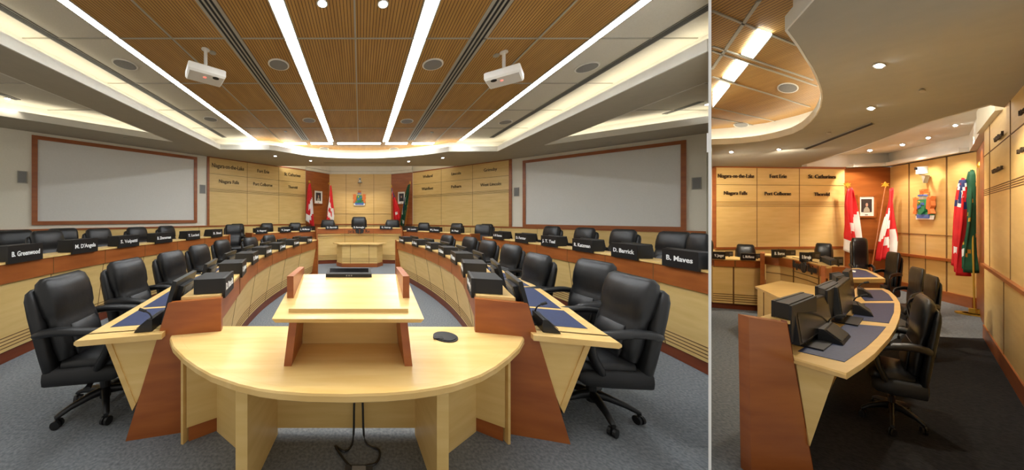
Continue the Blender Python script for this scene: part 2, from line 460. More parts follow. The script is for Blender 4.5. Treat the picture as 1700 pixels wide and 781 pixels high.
# grid bars between ceiling panels
gy = [1186.4/v for v in (296.8*2.0, 296.8*1.2, 296.8, 222, 177.3, 147.4, 126.0)]
gy = [1.31, 2.66]+[1186.4/v for v in (296.8, 222, 177.3, 147.4)]+[9.4]
mb = MB()
for y in gy[:-1]:
    a = clip([(-4.9, y-.009), (4.9, y-.009), (4.9, y+.009), (-4.9, y+.009)])
    if len(a) > 2: mb.prism([(q[0], q[1], ZC-.012) for q in a], (0, 0, .012))
    for s in (-1, 1):
        a = clip([(s*5.56, y-.009), (s*11, y-.009), (s*11, y+.009), (s*5.56, y+.009)])
        if len(a) > 2: mb.prism([(q[0], q[1], ZC-.012) for q in a], (0, 0, .012))
for x in (X0, X0-2.66, X0+2.66):
    a = clip([(x-.012, .3), (x+.012, .3), (x+.012, 9.4), (x-.012, 9.4)]); mb.prism([(q[0], q[1], ZC-.012) for q in a], (0, 0, .012))
struct(mb.build('trim_2', LGREY))
# --- linear lights
def strip_light(x0, x1, y0, y1, label, cuts, horizontal=False):
    t = thing('linear_ceiling_light', label, 'ceiling light', ((x0+x1)/2, (y0+y1)/2, ZC), group='linear ceiling lights')
    mb = MB(); e = .018
    mb.box(x0-e, x0, y0, y1, ZC-.014, ZC); mb.box(x1, x1+e, y0, y1, ZC-.014, ZC)
    mb.box(x0-e, x1+e, y0-e, y0, ZC-.014, ZC); mb.box(x0-e, x1+e, y1, y1+e, ZC-.014, ZC)
    mb.build('frame', LGREY, t, world=True)
    ys = [y0]+[c for c in cuts if y0 < c < y1]+[y1]
    for a, b in zip(ys, ys[1:]):
        MB().box(x0, x1, a+.01, b-.01, ZC-.008, ZC-.001).build('diffuser', E_ST, t, world=True)
for sgn, w_ in ((-1, 'left'), (1, 'right')):
    a, b = sorted((X0+sgn*.85, X0+sgn*1.02))
    strip_light(a, b, .6, 9.5, 'long linear light in the wood ceiling, inner one just %s of the centre line' % w_, gy)
    a, b = sorted((X0+sgn*3.42, X0+sgn*3.54))
    y0 = .6 if sgn < 0 else 2.9
    strip_light(a, b, y0, 9.3, 'long linear light between wood and white ceiling on the %s side' % w_, gy)
for i, (a, b) in enumerate(((471.8, 507.6), (515.8, 551.7), (560, 631.8), (640.6, 676.5), (685, 721))):
    x0_, x1_ = (a-CX)/123.0*2.596, (b-CX)/123.0*2.596
    strip_light(x0_, x1_, 9.6, 9.86, 'short cross light at the wood ceiling far end, %s from left' % ['first', 'second', 'third and longest', 'fourth', 'fifth'][i], [])
# --- slot air diffusers
def slot_diffuser(x0, x1, y0, y1, label, n=3, z=ZC, along='y', m=None):
    t = thing('slot_air_diffuser', label, 'air vent', ((x0+x1)/2, (y0+y1)/2, z))
    MB().box(x0, x1, y0, y1, z-.012, z-.001).build('frame', m or LGREY, t, world=True)
    mb = MB()
    for k in range(n):
        if along == 'y':
            wq = (x1-x0)/(2*n+2.2); c = x0+(x1-x0)*(k+1)/(n+1)
            mb.box(c-wq/2, c+wq/2, y0+.02, y1-.02, z-.016, z-.004)
        else:
            wq = (y1-y0)/(2*n+2.2); c = y0+(y1-y0)*(k+1)/(n+1)
            mb.box(x0+.02, x1-.02, c-wq/2, c+wq/2, z-.016, z-.004)
    mb.build('slot', BLACKM, t, world=True)
GREYD = mat('grey_diffuser_metal', (112, 108, 98), .6)
for sgn, w_ in ((-1, 'left'), (1, 'right')):
    slot_diffuser(X0+sgn*1.78-.125, X0+sgn*1.78+.125, .6, 9.3, 'long three-slot air diffuser running through the wood ceiling, %s one' % w_)
    CLIPX[0] = True
    slot_diffuser(X0+sgn*4.37-.07, X0+sgn*4.37+.07, .6 if sgn < 0 else 3.1, 9.0, 'grey slot air diffuser along the white ceiling by the %s cove' % w_, m=GREYD); CLIPX[0] = False
slot_diffuser(-1.5, 1.45, 11.17, 11.27, 'narrow slot air diffuser in the soffit before the coat of arms', 1, ZS, 'x', SOFFIT)
slot_diffuser(-7.65, -7.52, 3.2, 6.1, 'slot air diffuser in the triangular ceiling recess on the left', 1, m=GREYD)
slot_diffuser(7.62, 7.75, 6.2, 6.95, 'slot air diffuser in the triangular ceiling recess on the right', 1, m=GREYD)
# --- ceiling speakers, sprinklers, downlights
def disc_thing(name, label, cat, x, y, z, r, mrim, mface, grp=None, fz=.006):
    q = plane_pt(x, y, z); t = thing(name, label, cat, q, group=grp)
    MB().cyl((0, 0), r, -.014, 0, 28).build('rim', mrim, t)
    MB().cyl((0, 0), r*.86, -.014-fz, -.01, 28).build('grille', mface, t)
    return t
for x, y, lb in ((462.7, 106.8, 'on the wood panel left of the centre strips'), (718.5, 106.5, 'on the wood panel right of the centre strips'),
                 (513, 199.5, 'on the far wood panel left of centre'), (675.5, 201, 'on the far wood panel right of centre'),
                 (207.7, 106.5, 'on the white ceiling at near left'), (974.5, 111.5, 'on the white ceiling at near right'),
                 (349.5, 197.5, 'on the white ceiling at far left'), (839, 202.5, 'on the white ceiling at far right'),
                 (538, 246.4, 'beyond the cross lights, left of centre'), (654, 247, 'beyond the cross lights, right of centre')):
    disc_thing('ceiling_speaker', 'round ceiling speaker with grey grille '+lb, 'speaker', x, y, ZC, .175, WPLAST, GREYM, 'ceiling speakers')
def downlight(x, y, z, label, watts=18, ang=85, r=.042, square=False, col=(1, .9, .72)):
    q = plane_pt(x, y, z); t = thing('downlight', label, 'downlight', q, group='recessed downlights')
    if square: MB().box(-r*1.5, r*1.5, -r*1.5, r*1.5, -.01, 0).build('rim', LGREY, t)
    else: MB().cyl((0, 0), r*1.4, -.01, 0, 20).build('rim', LGREY, t)
    MB().cyl((0, 0), r, -.014, -.008, 16).build('lamp', E_DL, t)
    if watts: spot((q.x, q.y, z-.03), watts, ang, (q.x, q.y, 0), col)
for x, y, lb in ((457, 259, 'in the soffit above the left names wall'), (515.8, 266.8, 'in the soffit left of the chair'),
                 (678.5, 268, 'in the soffit right of the chair'), (735, 262, 'in the soffit above the right names wall')):
    downlight(x, y, ZS, 'small bright downlight '+lb, E_SPOT)
downlight(535, 5, ZC, 'bright downlight in the near wood ceiling, left one', E_SPOT*2, r=.05)
downlight(636, 6, ZC, 'bright downlight in the near wood ceiling, right one', E_SPOT*2, r=.05)
downlight(12.6, 163.5, ZC, 'downlight in the left triangular recess', E_SPOT*.5)
downlight(1175, 173, ZC, 'downlight in the right triangular recess beside the partition', 0)
for x, y, z, lb in ((353, 87, ZC, 'behind the left projector pole'), (824, 91.5, ZC, 'beside the right projector pole'),
                    (474, 218, ZC, 'on the far left wood panel'), (717, 219.5, ZC, 'on the far right wood panel'),
                    (208.5, 229, ZS, 'on the soffit above the left screen'), (1011.5, 236.5, ZS, 'on the soffit above the right screen')):
    disc_thing('sprinkler_cap', 'small round sprinkler cap '+lb, 'sprinkler', x, y, z, .05, LGREY, LGREY, 'sprinkler caps')
for x_, lb in ((-1.05, 'far left'), (-.35, 'centre left'), (.35, 'centre right'), (1.05, 'far right')):
    q = V(x_, 13.1, ZC); t = thing('downlight', 'recessed downlight above the coat of arms wall, %s' % lb, 'downlight', q, group='recessed downlights')
    MB().cyl((0, 0), .08, -.01, 0, 16).build('rim', LGREY, t); MB().cyl((0, 0), .05, -.014, -.008, 16).build('lamp', E_DL, t)
    spot((q.x, q.y, q.z-.03), E_SPOT*1.6, 75, (q.x, 14.0, 0))

# --- projection screens
def screen(W, x0, x1, xin, ytop, ybot, label):
    """x of frame's outer ends, y of top/bottom edges at xin"""
    u0, u1 = sorted((W.u(x0, .06), W.u(x1, .06))); zt, zb = W.z(xin, ytop, .06), W.z(xin, ybot, .06); fw = .1
    t = thing('projection_screen', label, 'projection screen', W.p((u0+u1)/2, .0, zb))
    mb = MB(); W.box(mb, u0, u1, .002, .06, zb, zb+fw); W.box(mb, u0, u1, .002, .06, zt-fw, zt)
    W.box(mb, u0, u0+fw, .002, .06, zb+fw, zt-fw); W.box(mb, u1-fw, u1, .002, .06, zb+fw, zt-fw)
    mb.build('frame', CHERRY, t, world=True)
    mb = MB(); W.box(mb, u0+fw, u1-fw, .002, .03, zb+fw, zt-fw); mb.build('projection_surface', PROJ, t, world=True)
screen(WL, 52.5, 327.5, 190, 242.5, 372.2, 'large white projection screen in a cherry frame on the left wall')
screen(WR, 867.5, 1139.5, 1003.8, 249.6, 380.2, 'large white projection screen in a cherry frame on the right wall')
def wall_speaker(W, x0, x1, y0, y1, label):
    u0, u1 = sorted((W.u(x0, .04), W.u(x1, .04))); xm = (x0+x1)/2; zt, zb = W.z(xm, y0, .04), W.z(xm, y1, .04)
    t = thing('wall_speaker', label, 'speaker', W.p((u0+u1)/2, 0, zb))
    mb = MB(); W.box(mb, u0, u1, .001, .03, zb, zt); mb.build('frame', LGREY, t, world=True)
    mb = MB(); W.box(mb, u0+.015, u1-.015, .03, .04, zb+.015, zt-.015); mb.build('grille', GREYM, t, world=True)
wall_speaker(WL, 28.5, 45, 284, 304, 'square grey wall speaker left of the left screen')
wall_speaker(WL, 332, 341.4, 307, 321.5, 'square grey wall speaker between the left screen and the names')
wall_speaker(WR, 1148.6, 1165, 294.6, 314.6, 'square grey wall speaker right of the right screen')
wall_speaker(WR, 853, 861.5, 311.5, 326, 'square grey wall speaker between the names and the right screen')
# --- municipality names
def wall_name(W, body, xa, xb, y, h_px, side, o=.055, bold=.004):
    xm = (xa+xb)/2; c = W.px(xm, y, o); wd = abs(W.u(xb, o)-W.u(xa, o)); zz = h_px*c.y/FPX
    ob = text_mesh(body, 'wall_lettering', zz, c, W.T3()*1, (0, 0, 1), INK, None, wd, .012, bold)
    ob.location = c; ob.data.transform(Matrix.Translation(-c))
    tag(ob, 'dark raised letters %s on the maple wall %s' % (body, side), 'lettering', 'municipality names')
for b_, xa, xb, y, h in (('Niagara-on-the-Lake', 353, 406, 277.8, 7), ('Fort Erie', 427.5, 447, 285.2, 5.6), ('St. Catharines', 472.5, 499, 290.8, 5.4),
                      ('Niagara Falls', 364, 397, 302.6, 5.8), ('Port Colborne', 421, 452.5, 307, 5.4), ('Thorold', 478.5, 493.8, 311.3, 4.6)):
    wall_name(WL, b_, xa, xb, y, h, 'left of the coat of arms')
for b_, xa, xb, y, h in (('Welland', 702, 718, 293, 4.8), ('Lincoln', 749.5, 765, 288.5, 4.8), ('Grimsby', 803, 825, 282, 5.2),
                      ('Wainfleet', 700, 719, 313.5, 4.8), ('Pelham', 749, 765.5, 310, 4.8), ('West Lincoln', 797, 831, 306.5, 5.4)):
    wall_name(WR, b_, xa, xb, y, h, 'right of the coat of arms')

# --- coat of arms, camera, portraits, flags
def arms(W, x0, x1, y0, y1, label, o=.0):
    c = W.px((x0+x1)/2, (y0+y1)/2, o+.02); wd = abs(W.u(x1, o)-W.u(x0, o))/2; ht = abs(W.z(x0, y0, o)-W.z(x0, y1, o))/2
    T, N, Z = W.T3(), W.N3(), V(0, 0, 1)
    t = thing('coat_of_arms', label, 'coat of arms', W.p(W.u((x0+x1)/2), 0, c.z-ht))
    def shp(name, pts, m, d0, d1, mir=False):
        for s in ((1, -1) if mir else (1,)):
            P = [c+T*(x*wd*s)+Z*(y*ht)+N*d0 for x, y in pts]; MB().prism(P, N*(d1-d0)).build(name, m, t, world=True)
    shp('base_mound', [(-.8, -1), (.75, -1), (.85, -.72), (-.85, -.72)], FWHITE, .002, .03)
    shp('wave_band', [(-.62, -.9), (.6, -.92), (.66, -.62), (.3, -.7), (0, -.62), (-.3, -.7), (-.66, -.62)], BLUEP, .0, .04)
    shp('green_mound', [(-.85, -.72), (.85, -.72), (.6, -.5), (-.6, -.5)], GREENP, .002, .035)
    shp('shield', [(-.36, .32), (.36, .32), (.42, -.1), (.3, -.45), (0, -.66), (-.3, -.45), (-.42, -.1)], GREENP, 0, .06)
    shp('shield_charge', [(-.3, -.12), (.05, -.02), (.02, -.2), (-.3, -.3)], BLUEP, .06, .07)
    shp('shield_charge', [(.05, .12), (.34, .1), (.34, -.06), (.08, 0)], BLUEP, .06, .07)
    shp('shield_star', [(-.22, .14), (-.14, .24), (-.06, .14), (-.14, .02)], GOLD, .06, .075)
    shp('supporter', [(.44, .1), (.5, .42), (.72, .52), (.82, .4), (.98, .5), (.9, .2), (.96, -.1), (.8, -.3), (.96, -.6), (.62, -.66), (.6, -.35), (.42, -.3)], ORANGE, 0, .05, True)
    shp('helmet', [(-.2, .34), (.2, .34), (.26, .55), (0, .66), (-.26, .55)], LGREY, .0, .06)
    shp('crest', [(-.28, .62), (-.2, .72), (-.26, 1), (-.08, .86), (.02, 1), (.1, .86), (.28, .98), (.22, .72), (.28, .62), (0, .56)], ORANGE, .0, .05)
    shp('crest_wreath', [(-.3, .54), (.3, .54), (.28, .64), (-.28, .64)], BLUEP, .02, .065)
arms(WC, 585.5, 607.8, 316, 341.5, 'painted coat of arms with orange supporters and green shield, centre of the left view')
def ptz(W, x, y, label, k=1.0):
    c = W.px(x, y, .18); T, N, Z = W.T3(), W.N3(), V(0, 0, 1)
    t = thing('dome_camera', label, 'camera', W.p(W.u(x), 0, c.z))
    MB().obox(c-N*.09, T*.11*k, N*.09, Z*.012).build('shelf', LGREY, t, world=True)
    MB().prism([c-N*.17+Z*-.01, c-N*.02+Z*-.01, c-N*.17+Z*-.2*k], T*.012).build('bracket', LGREY, t, world=True)
    mb = MB(); b = c-N*.07; mb.cyl((b.x, b.y), .085*k, b.z+.012, b.z+.08, 18, 0, .075*k); mb.cyl((b.x, b.y), .06*k, b.z+.08, b.z+.24*k, 18, 0, .05*k)
    mb.build('body', WPLAST, t, world=True, smooth=True)
    MB().tube([b+Z*.17*k+N*.03, b+Z*.17*k+N*.075*k], .035*k, 12).build('lens', BLACKP, t, world=True)
ptz(WC, 597.5, 303, 'small white camera on a wall shelf above the coat of arms in the left view')
def portrait(W, x0, x1, y0, y1, label, dark=False):
    u0, u1 = sorted((W.u(x0, .03), W.u(x1, .03))); xm = (x0+x1)/2; zt, zb = W.z(xm, y0, .03), W.z(xm, y1, .03)
    t = thing('framed_portrait', label, 'framed picture', W.p((u0+u1)/2, 0, zb)); f = .04; wd, ht = u1-u0, zt-zb
    mb = MB(); W.box(mb, u0, u1, .001, .045, zb, zb+f); W.box(mb, u0, u1, .001, .045, zt-f, zt); W.box(mb, u0, u0+f, .001, .045, zb+f, zt-f); W.box(mb, u1-f, u1, .001, .045, zb+f, zt-f)
    mb.build('frame', CHERRY, t, world=True)
    mb = MB(); W.box(mb, u0+f, u1-f, .001, .03, zb+f, zt-f); mb.build('mount', PAPER, t, world=True)
    a, b, c_, d = u0+wd*.22, u1-wd*.22, zb+ht*.24, zt-ht*.18
    mb = MB(); W.box(mb, a, b, .03, .034, c_, d); mb.build('photograph', mat('photo_backdrop', (52, 46, 50), .5), t, world=True)
    um, w2, h2 = (a+b)/2, (b-a), d-c_
    def fig(pts, m, o): MB().prism([W.p(um+x*w2, o, c_+y*h2) for x, y in pts], W.N3()*.002).build('printed_figure', m, t, world=True)
    fig([(-.3, 0), (.3, 0), (.26, .22), (.1, .4), (-.1, .4), (-.26, .22)], BLACKM if dark else LGREY, .0345)
    fig([(.12*math.cos(q), .56+.14*math.sin(q)) for q in [i*.524 for i in range(12)]], mat('printed_face', (190, 150, 130), .6), .037)
    mb = MB(); W.box(mb, um-wd*.07, um+wd*.07, .03, .034, zb+f+ht*.04, zb+f+ht*.07); mb.build('caption_plate', BLACKM, t, world=True)
portrait(WNL, 521, 536, 316, 339.5, 'framed portrait photograph between two red and white flags, left view')
portrait(WNR, 659.5, 673.5, 317.5, 340, 'framed dark portrait photograph between the red ensign and the green flag, left view', True)

LEAF = [(0, -1), (.05, -.5), (.5, -.55), (.42, -.4), (.95, -.05), (.8, .05), (.9, .4), (.6, .32), (.5, .5), (.25, .2), (.35, .75), (.17, .65), (0, 1)]
LEAF = LEAF+[(-x, y) for x, y in LEAF[-2:0:-1]]
def flag(base, top, T, N, width, kind, label, lean=0.0, flip=1, star=False, zend=None):
    """base on the floor, top of the pole; cloth hangs in folds from the pole's top"""
    t = thing('flag', label, 'flag', base); base, top = Vector(base), Vector(top); Z = V(0, 0, 1)
    MB().tube([base+Z*.02, top], 0.009, 8).build('pole', CHERRY if star else GOLD, t, world=True)
    mb = MB(); mb.cyl((base.x, base.y), .16, base.z+.0, base.z+.03, 18); mb.cyl((base.x, base.y), .05, base.z+.03, base.z+.12, 12); mb.build('stand', GOLD, t, world=True)
    if star:
        pts = []
        for i in range(12):
            r = .075 if i % 2 == 0 else .035; q = i*math.pi/6
            pts.append(top+Z*(.06+r*math.cos(q))+T*(r*math.sin(q))-N*.01)
        MB().prism(pts, N*.02).build('finial', GOLD, t, world=True)
    else:
        MB().tube([top, top+Z*.05, top+Z*.14], [.02, .03, .004], 8).build('finial', GOLD, t, world=True)
    h = top.z-zend; nu, nv = 28, 26; P = []; ids = []
    cols = {'canada': [RED, FWHITE], 'ensign': [RED, FNAVY, FWHITE], 'green': [FGREEN, FNAVY, FWHITE, GOLD]}[kind]
    for v in range(nv+1):
        fv = v/nv; row = []
        wv = width*(.16+.84*min(1, fv*1.35)**.8)
        for u in range(nu+1):
            fu = u/nu
            x = (fu*wv*(1-.1*math.sin(fv*3)))*flip + .03*math.sin(fv*5+fu*4)
            d = .055*(.3+fv)*math.sin(fu*math.pi*5+fv*1.2)+.03
            zz = top.z-.04-h*fv*(1-.16*fu*fu) - .02*math.sin(fu*9)
            ax = base+(top-base)*((zz-base.z)/(top.z-base.z))
            q = Vector((ax.x, ax.y, zz))+T*x+N*(d+.04); row.append(q)
        P.append(row)
    mb = MB(); vs = [q for r in P for q in r]; fs = {}
    for v in range(nv):
        for u in range(nu):
            fu, fv = (u+.5)/nu, (v+.5)/nv; m = 0
            if kind == 'canada':
                band = fv+ (1-fu)*.45
                m = 1 if (.72 < band < 1.1) and not (.84 < band < .97 and .25 < fu < .7) else 0
                if fu > .82 and .5 < fv < .8: m = 0
            elif kind == 'ensign':
                if fv < .30:
                    k = (fu*1.6+fv*3) % 1.0; m = 1 if k < .5 else (2 if k < .64 else 0)
                elif .72 < fv < .8 and .3 < fu < .6: m = 2
            else:
                k = (fu*3+fv*2.2) % 1.0
                if .08 < k < .12: m = 3
                elif fu > .62 and .3 < fv < .75: m = 1 if k < .75 else 2
                elif .8 < fv < .9 and .2 < fu < .5: m = 2
            fs.setdefault(m, []).append((v*(nu+1)+u, v*(nu+1)+u+1, (v+1)*(nu+1)+u+1, (v+1)*(nu+1)+u))
    b = len(mb.v); mb.v += vs
    for m, l in fs.items():
        for f in l: mb.f.append(f); mb.m.append(m)
    c = mb.build('cloth', cols, t, world=True, smooth=True)
    sm_ = c.modifiers.new('thick', 'SOLIDIFY'); sm_.thickness = .006
    return t
def wall_flag(W, xb, xt, ytop, yend, wpx, kind, label, star, flip, o=.5):
    """pole foot under photo x xb, tip at xt/ytop, cloth ends at yend"""
    ub, ut = W.u(xb, o), W.u(xt, o); top = W.p(ut, o, W.z(xt, ytop, o)); base = W.p(ub, o, 0)
    wd = abs(W.u(xt+wpx/2, o)-W.u(xt-wpx/2, o)); return flag(base, top, W.T3(), W.N3(), wd, kind, label, flip=flip, star=star, zend=W.z(xt, yend, o))
wall_flag(WNL, 524, 513.5, 304, 376, 12, 'canada', 'red and white maple leaf flag left of the portrait, left view', True, -1, .35)
wall_flag(WNL, 533, 546.5, 307, 374, 13, 'canada', 'red and white maple leaf flag right of the portrait, left view', True, 1, .35)
wall_flag(WNR, 662, 650.0, 311, 369, 10, 'ensign', 'red ensign flag left of the dark portrait, left view', False, 1, .35)
wall_flag(WNR, 668, 681, 305, 380, 10, 'green', 'dark green flag right of the dark portrait, left view', False, -1, .35)

# --- projectors
def projector(x, y, label, flip):
    q = plane_pt(x, y, ZC); t = thing('ceiling_projector', label, 'projector', q)
    MB().cyl((0, 0), .025, -.3, 0, 12).build('pole', WPLAST, t); MB().cyl((0, 0), .06, -.012, 0, 16).build('ceiling_plate', WPLAST, t)
    mb = MB(); mb.box(-.1, .1, -.08, .08, -.31, -.29)
    for a in (-1, 1):
        for b in (-1, 1): mb.tube([(a*.09, b*.07, -.30), (a*.12, b*.1, -.325)], .007, 6)
    mb.build('mount_bracket', CHROME, t)
    g = lambda a, b: math.radians(a)
    r = math.radians(38)*flip; cr, sr = math.cos(r), math.sin(r)
    R = lambda x_, y_, z_: (x_*cr-y_*sr, x_*sr+y_*cr, z_)
    W2, D2 = .25, .19
    mb = MB()
    for (z0, z1, e) in ((-.46, -.43, .02), (-.43, -.345, 0), (-.345, -.325, .02)):
        e0 = .02 if z0 == -.46 else 0; e1 = .02 if z1 == -.325 else 0
        A = [R(sx*(W2-e0), sy*(D2-e0), z0) for sx, sy in ((-1, -1), (1, -1), (1, 1), (-1, 1))]
        B = [R(sx*(W2-e1), sy*(D2-e1), z1) for sx, sy in ((-1, -1), (1, -1), (1, 1), (-1, 1))]
        mb.hexa(A+B)
    mb.build('body', WPLAST, t)
    mb = MB()
    for k in range(7):
        z_ = -.42+k*.012
        mb.hexa([R(sx*.253, sy, z) for z in (z_, z_+.005) for sx, sy in ((flip, -.12), (flip*1.0, -.02), (flip*.9, -.02), (flip*.9, -.12))])
    mb.build('vent_grille', GREYM, t)
    c = R(.12*flip, -.12, 0); MB().cyl((c[0], c[1]), .045, -.465, -.458, 16).build('foot_pad', BLACKM, t)
    c = R(-.02, -.05, 0); MB().cyl((c[0], c[1]), .022, -.465, -.459, 12).build('indicator', LEDR, t)
    a = R(-.12*flip, D2, 0); MB().tube([R(-.12*flip, D2-.01, -.39), R(-.12*flip, D2+.04, -.39)], .045, 16).build('lens', BLACKP, t)
projector(341.5, 82, 'white ceiling projector hanging on a pole, left one', 1)
projector(836.5, 86.5, 'white ceiling projector hanging on a pole, right one', -1)
# ================================================================ furniture kinds (built once, then copied)
def seg_tube(mb, pts, rx, rz, n=10, m=0):
    pts = [Vector(p) for p in smooth3(pts)]; R = []
    for i, p in enumerate(pts):
        t = (pts[min(i+1, len(pts)-1)]-pts[max(i-1, 0)]).normalized(); a = Vector((1, 0, 0)); a = (a-t*a.dot(t)).normalized(); b = a.cross(t)
        k = .7 if i in (0, len(pts)-1) else 1
        R.append([p+a*math.cos(q)*rx*k+b*math.sin(q)*rz*k for q in [2*math.pi*j/n for j in range(n)]])
    mb.ring(R, m)
def smooth3(pts, n=4):
    P = [Vector(p) for p in pts]; P = [P[0]*2-P[1]]+P+[P[-1]*2-P[-2]]; out = []
    for i in range(1, len(P)-2):
        p0, p1, p2, p3 = P[i-1:i+3]
        for k in range(n):
            t = k/n; out.append(.5*((2*p1)+(p2-p0)*t+(2*p0-5*p1+4*p2-p3)*t*t+(3*p1-p0-3*p2+p3)*t**3))
    out.append(P[-2]); return out
def make_chair(high=False):
    """executive chair, faces +Y, origin on the floor under the column"""
    t = thing('leather_chair', 'x', 'chair')
    dz = .22 if high else 0.0
    def prof(rows, grow=0, back=0): return [((0, y-back, z), (hw+grow, 0, 0), (0, ht*.97, ht*.25)) for z, y, hw, ht in rows]
    B = [(.56, -.2, .20, .03), (.585, -.205, .245, .065), (.70, -.225, .262, .08), (.82, -.25, .268, .08), (.90, -.268, .266, .066), (.955+dz*.6, -.29, .262, .066), (.99+dz*.6, -.30, .272, .088),
         (1.10+dz, -.325, .278, .098), (1.20+dz, -.35, .275, .095), (1.27+dz, -.367, .262, .075), (1.305+dz, -.376, .225, .035)]
    MB().loft(prof(B), 24, 3.4).build('backrest', LEATHER, t, smooth=True)
    # stitched lumbar cushions on the backrest's front
    mb = MB()
    mb.loft([((0, -.128, .60), (.17, 0, 0), (0, .012, 0)), ((0, -.135, .66), (.185, 0, 0), (0, .035, .01)), ((0, -.165, .80), (.185, 0, 0), (0, .035, .01)), ((0, -.19, .875), (.165, 0, 0), (0, .012, 0))], 20, 3.5)
    mb.build('lumbar_cushion', LEATHER, t, smooth=True)
    S = [(.44, -.25, .25, .03), (.47, -.262, .285, .05), (.62, -.285, .302, .058), (.82, -.322, .312, .06), (1.0+dz*.7, -.362, .312, .058), (1.13+dz, -.392, .305, .052), (1.19+dz, -.406, .285, .036), (1.215+dz, -.412, .24, .015)]
    MB().loft(prof(S, 0, .035), 22, 4).build('back_shell', LEATHER, t, smooth=True)
    MB().loft([((0, y, z), (hw, 0, 0), (0, 0, ht)) for y, z, hw, ht in ((-.24, .535, .22, .03), (-.21, .535, .26, .06), (0, .53, .268, .075), (.2, .535, .268, .075), (.275, .53, .26, .06), (.31, .52, .22, .03))], 22, 3.6).build('seat', LEATHER, t, smooth=True)
    MB().loft([((0, y, .44), (hw, 0, 0), (0, 0, ht)) for y, hw, ht in ((-.36, .24, .05), (-.33, .30, .09), (0, .31, .095), (.2, .305, .085), (.26, .27, .05))], 20, 4).build('seat_shell', BLACKM, t, smooth=True)
    for s in (-1, 1):
        mb = MB(); seg_tube(mb, [(s*.315, -.36, .84), (s*.345, -.2, .87), (s*.355, 0, .86), (s*.352, .15, .835), (s*.34, .215, .77), (s*.325, .19, .66), (s*.305, .1, .5)], .05, .036, 12)
        mb.build('armrest', LEATHER, t, smooth=True)
    mb = MB(); mb.cyl((0, 0), .028, .16, .42, 14); mb.cyl((0, 0), .045, .1, .27, 14); mb.box(-.1, .1, -.12, .1, .36, .40)
    mb.build('gas_column', BLACKP, t)
    mb = MB(); mb.tube([(.05, 0, .375), (.26, .02, .36)], .008, 6); mb.loft([((.24, .02, .36), (0, .02, 0), (0, 0, .01)), ((.32, .03, .345), (0, .03, 0), (0, 0, .012))], 10); mb.build('lever', BLACKP, t)
    for i in range(5):
        a = math.pi/2+i*2*math.pi/5+.2; c, s_ = math.cos(a), math.sin(a)
        mb = MB(); mb.loft([((c*r, s_*r, z), (-s_*w_, c*w_, 0), (0, 0, h)) for r, z, w_, h in ((.0, .17, .045, .04), (.12, .165, .035, .032), (.26, .135, .028, .024), (.34, .105, .026, .02), (.365, .095, .018, .014))], 12, 2.6)
        l = mb.build('base_leg', BLACKP, t, smooth=True)
        mb = MB(); q = V(c*.35, s_*.35, .038); ax = V(math.cos(a+.7), math.sin(a+.7), 0)
        mb.tube([q-ax*.032, q-ax*.008], .038, 12); mb.tube([q+ax*.008, q+ax*.032], .038, 12); mb.tube([q+V(0, 0, .02), q+V(0, 0, .07)], .012, 6)
        mb.build('caster', BLACKP, l)
    return t
chair_proto = make_chair(); chair_used = [False]; high_proto = make_chair(True); high_used = [False]
def put_chair(x, y, z, face, label, group, high=False, scale=None, yaw=0):
    """face: plan direction the sitter looks"""
    proto, flag_ = (high_proto, high_used) if high else (chair_proto, chair_used)
    if not flag_[0]: o = proto; flag_[0] = True
    else:
        o = copy_tree(proto)
    o.location = (x, y, z); o.rotation_euler = (0, 0, math.atan2(face[1], face[0])-math.pi/2)
    o['label'] = label; o['category'] = 'chair'
    if group: o['group'] = group
    elif 'group' in o: del o['group']
    o.scale = scale or (.9, .95, 1)
    if yaw:
        for ch in o.children: ch.rotation_euler = (0, 0, yaw)
    else:
        for ch in o.children: ch.rotation_euler = (0, 0, 0)
    return o

def make_monitor():
    """flat monitor on a foot; screen faces +Y; origin on the desk"""
    t = thing('monitor', 'x', 'monitor'); tl = math.radians(14); c, s_ = math.cos(tl), math.sin(tl)
    R = lambda x, y, z: (x, y*c-z*s_, .06+y*s_+z*c)
    def bx(mb, x0, x1, y0, y1, z0, z1): mb.hexa([R(*p) for p in ((x0, y0, z0), (x1, y0, z0), (x1, y1, z0), (x0, y1, z0), (x0, y0, z1), (x1, y0, z1), (x1, y1, z1), (x0, y1, z1))])
    mb = MB(); bx(mb, -.25, .25, -.02, .012, 0, .36); bx(mb, -.15, .15, -.055, -.02, .05, .3); mb.build('housing', BLACKP, t)
    mb = MB(); bx(mb, -.235, .235, .0125, .014, .03, .345); mb.build('screen', SCREENB, t)
    mb = MB(); mb.box(-.12, .12, -.13, .07, 0, .015); mb.obox((0, -.07, .09), (.035, 0, 0), (0, .015, 0), (0, -.01, .09)); mb.build('stand', BLACKP, t)
    mb = MB()
    for k in range(6): bx(mb, -.1, .1, -.058, -.0545, .2+k*.014, .207+k*.014)
    mb.build('vent_grille', GREYM, t)
    return t
mon_proto = make_monitor(); mon_used = [False]
def make_mic():
    """wedge-shaped conference unit; sloped speaker face towards +Y"""
    t = thing('microphone_unit', 'x', 'microphone unit')
    MB().prism([(-.13, -.06, 0), (-.13, .07, 0), (-.13, .06, .02), (-.13, -.03, .1), (-.13, -.06, .1)], (.26, 0, 0)).build('wedge_body', BLACKP, t)
    MB().prism([(-.115, .056, .027), (-.115, -.022, .097), (-.115, -.018, .1), (-.115, .06, .03)], (.23, 0, 0)).build('speaker_grille', DGREY, t)
    mb = MB(); seg_tube(mb, [(-.1, -.05, .09), (-.1, -.03, .14), (-.1, .01, .17)], .006, .006, 6); mb.tube([(-.1, .0, .165), (-.1, .045, .185)], .013, 8); mb.build('gooseneck', BLACKM, t)
    return t
mic_proto = make_mic(); mic_used = [False]
